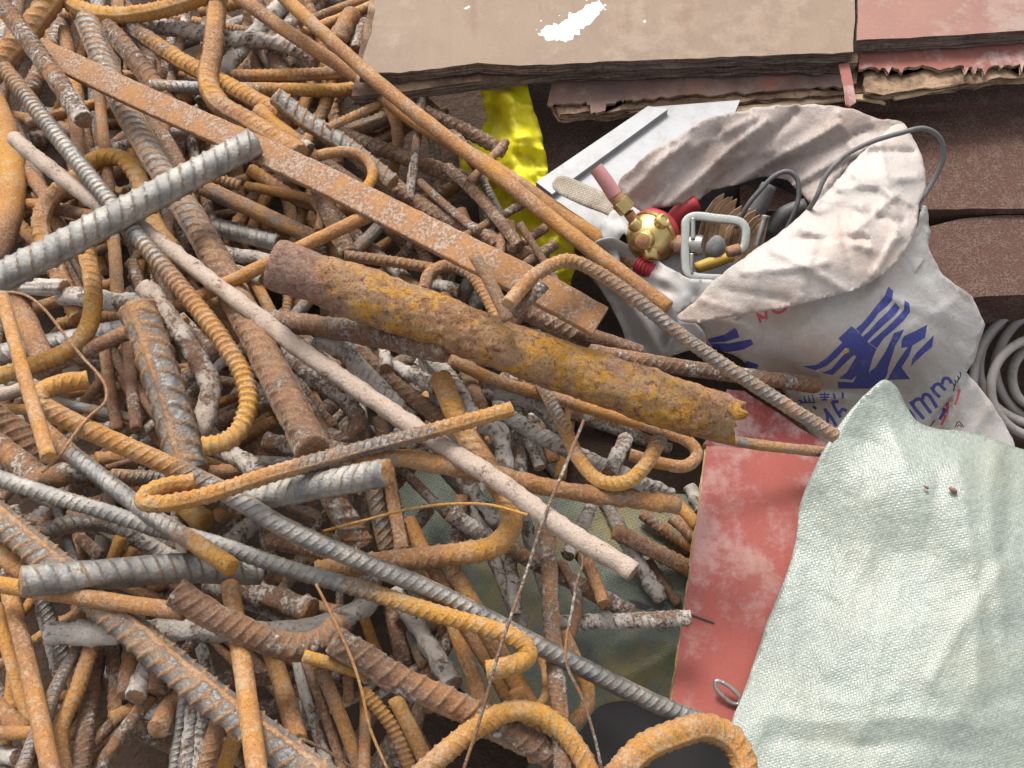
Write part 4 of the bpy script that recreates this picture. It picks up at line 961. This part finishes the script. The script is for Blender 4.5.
    sweep('clamp_anvil', [T(738, 250, 5), T(726, 253, 6)], [6*k, 5.5*k], M['rust_fitting'], cl, 16)
    sweep('clamp_rod', [T(692, 219, 5), T(692, 240, 6)], 2.4*k, M['dull_steel'], cl, 10)
    sweep('clamp_rod', [T(691, 254, 4), T(691, 274, 3)], 2.4*k, M['dull_steel'], cl, 10)
    T, k = tool_frame(760, 230, .055); b = thing('bolt', 'dull steel bolt standing at the edge of the bag flap', 'bolt', T(760, 230))
    vf('bolt_shank', [tube_vf([T(763, 219, 8), T(756, 246, 2)], [3.2*k, 3.6*k], 14)], M['dull_steel'], b); vf('bolt_head', [lathe_vf(T(763, 220, 8), T(764, 215, 9)-T(763, 220, 8), [(0, 4.4*k), (2.6*k, 4.6*k), (3.4*k, 3.6*k)], 14)], M['dull_steel'], b)
    # folded cardboard
    T, k = tool_frame(728, 218, .03); pa = []
    for i in range(11):
        u = i/10; x0, y0 = 706+i*4.4, 204+i*2.6+2*math.sin(i*1.7); lean = T(0, 0)-T(0, 0)
        e1 = T(14-2*u, -15+3*u, 4)-T(0, 0, 0); e2 = T(-3, 20+2*math.sin(i), -9)-T(0, 0, 0); e1 = e1*.72; n_ = np.cross(e1, e2); n_ = n_/np.linalg.norm(n_)*.55*k
        ctr = T(x0+4, y0+16, i*.9-3); g = []
        for a_ in np.linspace(-1, 1, 6):
            for b_ in np.linspace(-1, 1, 6): g.append(ctr+e1*a_+e2*b_*(1-.25*abs(a_))+n_*(2.2*math.sin(b_*2.4+i)+1.5*math.cos(a_*2+i*2)))
        g = np.array(g); V = np.vstack([g+n_*1.2, g-n_*1.2]); f = []
        for a_ in range(5):
            for b_ in range(5):
                q = [a_*6+b_, a_*6+b_+1, (a_+1)*6+b_+1, (a_+1)*6+b_]; f += [tuple(q), tuple(36+v for v in q[::-1])]
        rim = [j for j in range(5)]+[5+6*j for j in range(5)]+[35-j for j in range(5)]+[30-6*j for j in range(5)]
        for j in range(len(rim)): f.append((rim[j], rim[(j+1) % 20], 36+rim[(j+1) % 20], 36+rim[j]))
        pa.append((V, [tuple(q) for q in f]))
    V, f = merge(pa); tag(mesh_obj('cardboard_wad', V, f, M['cardboard'], None, False), 'wad of folded brown cardboard layers behind the clamp', 'cardboard')
    T, k = tool_frame(716, 250, .03)
    V, f = lathe_vf(T(716, 258, -4), T(716, 238, 4)-T(716, 258, -4), [(0, 5*k), (2*k, 8*k), (8*k, 10*k), (14*k, 9.5*k), (19*k, 7*k), (22*k, 3*k)], 32); V = V+(V-V.mean(0))*(.16*fbm(V/(3*k), 3))[:, None]
    tag(mesh_obj('wool_wad', V, f, M['wool_grey'], None), 'grey woolly wad seen through the clamp frame', 'wad')
    o = sweep('yellow_tube', [T(696, 268, -2), T(714, 262, 0), T(732, 256, 2)], [5.5*k, 6.5*k, 5.5*k], M['yellow_paint'], None, 16); tag(o, 'short yellow tube under the clamp at the flap edge', 'tube')
    T, k = tool_frame(765, 200, .02)
    o = sweep('grip_handle', [T(742, 236, -8), T(756, 212, 0), T(768, 186, 5)], [8*k, 9.5*k, 8*k], M['cable_rubber'], None, 18); tag(o, 'dark rubber tool grip deep inside the bag mouth', 'grip')
    o = sweep('grip_handle', [T(770, 232, -10), T(786, 214, -4), T(806, 206, 0)], [8*k, 9*k, 8*k], M['cable_rubber'], None, 18); tag(o, 'dark rounded tool lying level inside the bag mouth under the cable', 'grip')
    T, k = tool_frame(775, 195, .06)
    o = sweep('cable', [T(738, 226, -12), T(748, 205, 0), T(760, 190, 6), T(772, 178, 10), T(784, 174, 12), T(793, 180, 12), T(796, 196, 10), T(793, 213, 6), T(786, 232, -4)], 2.5*k, M['cable_rubber'], None, 10, step=2*k); tag(o, 'black cable arching inside the bag mouth', 'cable')
    T, k = tool_frame(860, 150, .13)
    o = sweep('cable', [T(812, 210, -20), T(816, 198, 0), T(824, 178, 4), T(842, 158, 6), T(868, 144, 6), T(898, 135, 8), T(922, 130, 6), T(940, 138, 0), T(947, 155, -8), T(941, 176, -16), T(926, 200, -16), T(917, 214, -14)], 2.5*k, M['cable_rubber'], None, 10, step=2*k); tag(o, 'grey black cable looping over the far rim of the bag', 'cable')

def boards():
    dz = -.002
    slab('plywood_board', '727,389 745,391 764,404 800,428 835,448 900,475 840,480 704,444 714,430', dz-.020, .015, M['dark_red_ply'], M['ply_edge_pale'], None, 12, rough=.8, label='dark red painted plywood piece under the level tan bar, by the pipe end', cat='board')
    o, p = slab('plywood_board', '707,446 760,449 830,455 960,470 960,800 880,800 700,724 671,704 682,630', dz, .016, M['red_ply'], M['ply_edge_pale'], None, 12, rough=.7, label='red painted plywood board partly covered by the green sheet', cat='board')
    hm_poly(p, lambda q: np.full(len(q), dz)); hm_poly(pts('727,389 745,391 764,404 835,448 900,475 840,480 704,444'), lambda q: np.full(len(q), dz-.020))
    c = P(np.array([690., 702, 714]), np.array([614.5, 618.8, 623]), dz+.0006)
    tag(sweep('crack_line', c, .0008, M['cavity_dark'], None, 6), 'thin dark line at the left edge of the red board, standing in for a crack', 'splinter')  # dark strip laid on top, standing in for the black of an open crack
    T, k = tool_frame(724, 690, dz+.008); r = sweep('steel_ring', [T(722, 682, 0), T(716, 681, 0), T(715, 686, 0), T(724, 697, 0), T(732, 703, 0), T(738, 704, 0), T(740, 698, 0), T(730, 687, 0), T(722, 682, 0)], 2.2*k, M['dull_steel'], None, 10, step=1.2*k)
    tag(r, 'small bent steel link on the red board at the green sheet edge', 'link')

def green_sheet():
    ol = '885,379 896,386 904,402 916,420 934,428 962,431 990,437 1012,446 1060,462 1100,520 1100,800 740,800 733,757 730,728 742,696 756,656 768,620 786,576 796,540 800,505 812,474 826,446 846,416 868,392'
    z = '885,379,4.6 870,400,4.2 916,420,3.4 962,431,3.2 1012,446,2.6 1080,480,2 826,446,3.2 800,505,1.2 786,576,.5 756,656,.4 733,728,.8 740,790,1 900,470,4.2 960,470,4.6 900,560,2.8 980,560,4.6 850,640,2 960,680,3.6 900,740,2.4 1060,700,3 820,740,1.6 870,440,3.4 1040,600,4'
    cr = creases([(900, 440, 860, 560, .35, 12), (935, 470, 930, 560, -.4, 13), (990, 450, 1000, 620, .6, 14), (960, 560, 1024, 700, -.4, 16), (870, 560, 840, 680, .3, 14), (760, 718, 1000, 730, .4, 16), (760, 742, 980, 756, -.35, 15), (900, 620, 960, 720, .3, 12), (1010, 446, 1004, 560, -.4, 9), (836, 430, 900, 452, -.35, 9), (800, 560, 780, 700, .2, 10), (820, 700, 900, 690, .3, 9), (860, 470, 830, 600, .35, 8), (960, 450, 985, 700, .4, 9), (900, 560, 860, 740, .3, 8), (1000, 560, 930, 690, .35, 9), (880, 400, 905, 470, .4, 7)], True)
    ex = lambda q: .65*cr(q)+.16*fbm(np.c_[q*.010, np.zeros(len(q))], 3)+.05*fbm(np.c_[q*.06, np.ones(len(q))], 2)+.12*ridged(q, .009, 1.2)+.06*ridged(q+70, .03, 1.3)
    o, zf, p = patch('green_sheet', ol, zc(z), [M['green_cloth']], None, 6, extra=ex, label='large pale green woven plastic sheet draped over the red board', cat='sheet', thick=.001, rough=.5, uvrot=.25)
    for x, y, lab, s in ((953, 490, 'dark brown husk lying on the pale green sheet', 1), (926, 487, 'tiny tan crumb lying on the pale green sheet', .6)):
        q = np.array([[x, y]]); z0 = zf(q)[0]/100; T, k = tool_frame(x, y, z0+.0022)
        V, f = merge([tube_vf([T(x-4*s, y-2.5*s), T(x-2*s, y-1*s, 1), T(x+1*s, y+1*s, 1.6), T(x+4*s, y+3*s)], [.8*k*s, 2.6*k*s, 2.4*k*s, .6*k*s], 10, step=.8*k)])
        tag(mesh_obj('husk', V, f, M['seed_husk']), lab, 'husk')

DONE = set()
def once(f):
    def g():
        if f.__name__ in DONE: return
        DONE.add(f.__name__); f()
    return g
@once
def top_boards():
    zt = .055
    fr = '385,-60 372,32 358,72 400,73 440,68 478,63 520,66 600,62 700,58 780,55 853,52 858,-60'
    splat = [sc_(s, 340, 0, 2.844) for s in ('560,95 590,72 625,68 650,48 680,30 712,10 735,3 748,18 738,38 718,62 690,75 680,95 655,112 640,122 615,110 590,115 575,100', '352,24 366,16 371,20 358,27', '862,60 868,56 871,62 865,66')]
    rg = random.Random(9)
    splat = [resample(s, 1.2) for s in splat]
    splat[0] = splat[0]+1.9*np.c_[fbm(np.c_[splat[0]*.33, np.zeros(len(splat[0]))], 3), fbm(np.c_[splat[0]*.33, np.ones(len(splat[0]))], 3)]
    for i in range(26):
        t_ = rg.random(); x, y, s_ = 545+55*t_+rg.gauss(0, 9), 34-30*t_+rg.gauss(0, 6), rg.uniform(.5, 1.5)
        g = np.array([(x+s_*1.5*math.cos(a)*rg.uniform(.5, 1), y+s_*math.sin(a)*rg.uniform(.5, 1)) for a in np.linspace(0, 6.28, 7)[:-1]])
        if not inside(splat[0], g).any(): splat.append(g)
    warp = lambda W: -.006*np.exp(-((W[:, 0]+.10)/.09)**2)*np.clip((W[:, 1]-.30)/-.06, 0, 1)
    o, p = slab('plywood_board', fr, zt, .013, M['tan_ply'], M['ply_edge_dark'], None, 16, splat, [2]*len(splat), rough=.8, plies=4, ply=.0014, label='brown weathered plywood sheet with a splash of white paint, topmost at the top', cat='board', group=None)
    hm_poly(p, lambda q: np.full(len(q), zt+.004))
    fr2 = '380,-60 352,90 400,86 470,76 560,66 700,62 858,57 862,-60'
    fr2 = [(x, y) for x, y in pts(fr2)]
    slab('plywood_board', np.array(fr2)+np.array([0, 6]), zt-.016, .013, M['ply_edge_brown'], M['ply_edge_dark'], None, 16, rough=1.0, plies=4, ply=.0018, label='dark layered plywood sheet directly under the brown paint-splashed sheet', cat='board')
    slab('plywood_board', '859,-60 857,40 940,36 1024,30 1110,27 1110,-60', zt-.001, .017, M['pink_ply'], M['ply_edge_dark'], None, 16, rough=.6, plies=4, ply=.0016, label='pinkish painted plywood sheet at the top right corner', cat='board')
    # splintered sheet, its torn veneer showing
    rg = random.Random(4); edge = []; x = 548
    while x < 640:
        d = rg.choice([0, 1, 3, 8, 12]) if x < 606 else rg.uniform(0, 2); w_ = rg.uniform(2, 11); edge += [(x, 104+d-(x-548)*.06), (x+w_, 104+d-(x-548)*.06+rg.uniform(-3, 2))]; x += w_+rg.uniform(.3, 1.2)
    while x < 860: edge.append((x, 99-(x-640)*.062+rg.uniform(-2.5, 1.5))); x += rg.uniform(6, 14)
    o1 = np.array([(560, 40), (552, 84)]+edge+[(862, 40)])
    slab('plywood_board', o1, zt-.032, .0035, M['split_ply'], M['ply_edge_brown'], None, 12, plies=2, ply=.001, label='splintered dark plywood veneer with torn reddish left end', cat='board')
    slab('plywood_board', '558,40 552,100 560,113 600,112 700,104 800,97 870,92 900,40', zt-.037, .012, M['ply_edge_brown'], M['ply_edge_brown'], None, 12, rough=1.6, plies=5, ply=.003, label='broken brown plywood core below the splintered veneer', cat='board')
    edge = []; x = 1110
    while x > 858: h_ = 65+(1024-x)*.02+5*vnoise(np.array([[x*.05, 1.5, 2.5]]))[0]+3*vnoise(np.array([[x*.23, 4.5, 2.5]]))[0]+(rg.uniform(3, 9) if rg.random() < .12 else 0); edge.append((x, h_)); x -= rg.uniform(1.5, 4)
    slab('plywood_board', np.array([(858, 20), (1110, 10)]+edge), zt-.021, .004, M['split_ply_red'], M['ply_edge_brown'], None, 12, plies=2, ply=.001, label='torn red plywood veneer under the pinkish sheet at the top right', cat='board')
    slab('plywood_board', '862,20 1110,10 1110,72 1024,76 940,86 884,95 866,92', zt-.028, .010, M['ply_edge_brown'], M['ply_edge_brown'], None, 12, rough=1.6, plies=5, ply=.003, label='layered plywood core below the torn red veneer at the top right', cat='board')
    for nm, lab, z, s in (('wood_splinter', 'long pale wood splinter hanging under the broken plywood edge', zt-.042, '666,118 700,110 780,102 840,95 882,89 884,92 840,100 780,107 710,116 672,120'),
                       ('wood_splinter', 'thin pale wood splinter at the right below the plywood core', zt-.034, '893,97 930,88 1000,75 1002,77 940,90 896,99'),
                       ('wood_splinter', 'short pale wood splinter fork beside the reddish peeling strip', zt-.036, '845,94 870,94 886,103 868,100 848,98')):
        slab(nm, s, z, .003, M['pale_wood'], M['pale_wood'], None, 8, plies=2, ply=.0005, label=lab, cat='splinter')
    slab('veneer_strip', '839,64 849,63 853,82 856,102 850,106 846,104 844,86', zt-.012, .0025, M['split_ply_red'], M['ply_edge_pale'], None, 6, plies=2, ply=.0006, label='reddish peeling wood strip hanging down beside the board joint', cat='strip')
@once
def far_side():
    slab('steel_plate', '520,70 760,70 745,150 640,250 588,252 562,226 548,170 538,120', -.035, .012, M['rusty_plate'], M['rusty_plate'], None, 14, plies=2, ply=.0006, label='brown rusty steel plate between the yellow sack and the white panel', cat='steel plate')
    slab('steel_beam', '836,60 1110,58 1110,103 836,104', -.012, .06, M['rusty_plate'], M['rusty_plate'], None, 14, plies=3, ply=.001, label='rusty brown steel beam just under the plywood at the right, the farthest one', cat='steel beam')
    slab('steel_beam', '740,112 1110,111 1110,208 905,209 740,212', -.024, .07, M['rusty_plate'], M['rusty_plate'], None, 14, rough=.5, plies=3, ply=.001, label='wide rusty brown steel beam right of the bag, the middle one', cat='steel beam')
    slab('steel_beam', '860,270 905,238 930,226 960,219 1000,215 1110,214 1110,292 985,296 960,300 880,300', -.032, .05, M['rusty_plate'], M['rusty_plate'], None, 14, rough=.5, plies=3, ply=.001, label='rusty brown steel piece with a rounded corner above the grey hose coil', cat='steel beam')
    T, k = tool_frame(1048, 375, -.115); p = []
    rg = random.Random(3)
    for i in range(0, 5*14+1):
        a = i/14*2*math.pi; R = 86-10*i/14+8*math.sin(a*.37+1)+5*math.sin(a*1.23); p.append(T(1046+9*math.sin(a*.21)+R*math.cos(a)+rg.uniform(-1, 1), 374+8*math.sin(a*.29+2)+R*.92*math.sin(a), 12*math.sin(a*.63)+i*.25))
    tag(sweep('hose_coil', p, 4.6*k, M['hose_grey'], None, 12, step=3*k), 'coil of dusty grey hose on the ground at the right edge', 'hose')
@once
def yellow_sack():
    ol = '482,86 500,82 524,82 532,104 540,130 546,160 552,190 560,222 574,246 572,280 556,310 540,304 520,262 500,218 470,188 460,152 476,138 486,116'
    z = '478,84,1 524,82,1.2 546,160,-1 580,235,-4 600,290,-8 530,340,-10 440,290,-10 424,200,-8 462,120,-3 500,140,-1 510,220,-5 540,280,-8'
    cr = creases([(505, 90, 520, 150, 1.2, 9), (490, 95, 500, 150, -1.0, 8), (470, 150, 500, 190, 1.4, 9), (520, 170, 545, 210, 1.3, 8), (500, 190, 520, 240, -1.4, 9), (460, 200, 490, 250, 1.2, 9), (540, 240, 560, 300, 1.2, 9), (480, 280, 560, 290, -1.0, 9), (450, 160, 470, 220, -1, 9), (525, 130, 545, 160, 1.0, 6)])
    patch('yellow_sack', ol, zc(z), [M['yellow_plastic']], None, 3.5, extra=lambda q: cr(q)+.5*fbm(np.c_[q*.02, np.zeros(len(q))], 3)+1.0*ridged(q, .022)+.6*ridged(q+300, .045)+.45*ridged(q+500, .085, .8), rough=1.5, label='crumpled bright yellow plastic sack behind the rods', cat='sack')
# ------------------------------------------------------------------ build the heap in order, with the other things at their place in it
def flat_bar():
    p = pts('36,48 150,102 252,147 335,186 456,247 545,292 607,326'); p = np.c_[p, np.zeros(len(p))]; path = catmull(p, 4.0)
    lift, r = rest(path, 26, sink=.35, slope=.25)
    lift = lift-.05*np.clip((path[:, 0]-490)/115, 0, 1); W = PL(path[:, 0], path[:, 1], lift); hw, hh = .0118, .0034
    sec = []
    for sx, sy, a0 in ((1, 1, 0), (-1, 1, 90), (-1, -1, 180), (1, -1, 270)):
        for k in range(4):
            a = math.radians(a0+k*30); sec.append((sy*(hh-.0014)+.0014*math.sin(a), sx*(hw-.0014)+.0014*math.cos(a)))
    # long faces get extra points so that rust pitting can show on them
    sec = np.array(sec); c = catmull(W[::6], .004); V, t = sweep_arrays(c, None, -FWD+.35*UPV, len(sec), sec); n, m = V.shape[:2]
    fl = V.reshape(-1, 3); k = fbm(fl/.006, 3); fl = fl+(fl-np.repeat(c, m, 0))*(k*.035)[:, None]
    q = tube_faces(n, m).tolist()+[tuple(range(m))[::-1], tuple((n-1)*m+j for j in range(m))]
    ob = mesh_obj('flat_bar', fl, q, M['flat_bar_rust'], None, True)
    es = ob.modifiers.new('edges', 'EDGE_SPLIT'); es.split_angle = math.radians(50)
    tag(ob, 'long flat orange rusted steel bar lying diagonally under the thick steel bar', 'flat bar')
def pipe():
    p = pts('274,264 330,283 400,307 500,344 600,379 680,406 733,421'); p = np.c_[p, np.zeros(len(p))]; path = catmull(p, 4.0)
    lift, r = rest(path, 50, sink=.5, slope=.2); W = PL(path[:, 0], path[:, 1], lift)
    c = catmull(W[::8], .0014); n = len(c); m = 84; s = np.linspace(0, 1, n); t, N, B = frames(c, -FWD); th = np.arange(m)*2*math.pi/m
    prof = np.interp(s, [0, .012, .09, .12, .2, .5, .8, .97, 1], [1.0, 1.06, .97, 1.05, 1.08, .98, 1.04, 1.0, .86])
    D = (np.cos(th)[None, :, None]*N[:, None]+np.sin(th)[None, :, None]*B[:, None]); base = (c[:, None]+r*D).reshape(-1, 3)
    rough = np.interp(s, [0, .08, .14, 1], [.2, .35, 1, 1])[:, None]
    k = (fbm(base/.014, 4)*.07).reshape(n, m)+(np.abs(fbm(base/.0055+5, 4))*.05).reshape(n, m)+(fbm(base/.03+9, 2)*.04).reshape(n, m)
    R = r*prof[:, None]*(1+rough*k); V = c[:, None]+R[..., None]*D
    # open left end with a wall and a dark bore, crumbled right end
    inn = [c[i]+D[i]*(r*f) for i, f in ((0, .80), (14, .78), (40, .76))]
    rag = V[-1]+t[-1]*(fbm(V[-1]/.006, 3)*.006+.004)[:, None]*1.0; rag2 = c[-1]+(rag-c[-1])*.55+t[-1]*.002
    rows = [inn[2], inn[1], inn[0]]+[V[i] for i in range(n)]+[rag, rag2]; A = np.vstack(rows+[c[40][None], (c[-1]+t[-1]*.001)[None]]); nr = len(rows)
    q = tube_faces(nr, m).tolist(); a = nr*m
    for j in range(m): q += [(a, (j+1) % m, j), (a+1, (nr-1)*m+j, (nr-1)*m+(j+1) % m)]
    ob = mesh_obj('steel_pipe', A, q, M['corroded_pipe'], None, True)
    tag(ob, 'thick heavily corroded steel pipe with flaking yellow rust, lying across the middle', 'pipe')

for line in BARS.strip().split('\n'):
    if line.startswith('@'):
        {'tarp': tarp, 'flatbar': flat_bar, 'bagset': bagset, 'board': boards, 'pipe': pipe}[line[1:]]()
        continue
    k, w, fin, st, roll, lab, pp = line.split('|')
    make_bar(k, float(w), fin, st, float(roll), lab, pp)
MAXL.sort(); print("lifts", [(round(a, 3), b[:40]) for a, b in MAXL[-6:]])
dark_sheet(); green_sheet(); top_boards(); far_side(); yellow_sack()

# ------------------------------------------------------------------ ground, light, camera
gv = [(-30, -30, -.152), (30, -30, -.152), (30, 30, -.152), (-30, 30, -.152)]
tag(mesh_obj('ground', gv, [(0, 1, 2, 3)], M['dirt'], None, False), kind='structure')
cam = bpy.data.cameras.new('camera'); co = link(bpy.data.objects.new('camera', cam)); co.location = CAM; co.rotation_euler = (TILT, 0, 0)
cam.sensor_width = 36; cam.lens = 18/math.tan(math.radians(27.5)); cam.clip_start = .01; cam.clip_end = 200; SC.camera = co
SUN_EL, SUN_AZ = 50, -20      # degrees; azimuth from straight behind the heap, towards the left
sd = bpy.data.lights.new('sun', 'SUN'); sd.energy = 1.55; sd.angle = math.radians(18); sd.color = (1, .955, .89); so = link(bpy.data.objects.new('sun', sd))
e, a = math.radians(SUN_EL), math.radians(SUN_AZ); dirv = Vector((math.sin(a)*math.cos(e), math.cos(a)*math.cos(e), math.sin(e)))
so.rotation_euler = dirv.to_track_quat('Z', 'Y').to_euler()
w = bpy.data.worlds.new('World'); SC.world = w; w.use_nodes = True; nt = w.node_tree; bg = nt.nodes['Background']
sky = nt.nodes.new('ShaderNodeTexSky'); sky.sky_type = 'NISHITA'; sky.sun_disc = False; sky.sun_elevation = e; sky.sun_rotation = a; sky.dust_density = 4.0; sky.air_density = 1.0
hs = nt.nodes.new('ShaderNodeHueSaturation'); hs.inputs['Saturation'].default_value = .18; nt.links.new(sky.outputs[0], hs.inputs['Color']); nt.links.new(hs.outputs[0], bg.inputs[0]); bg.inputs[1].default_value = .15
SC.view_settings.view_transform = 'Standard'; SC.view_settings.look = 'None'; SC.view_settings.gamma = 1; SC.view_settings.use_curve_mapping = False; SC.view_settings.exposure = 0.9
SC.cycles.max_bounces = 6; SC.cycles.use_denoising = True
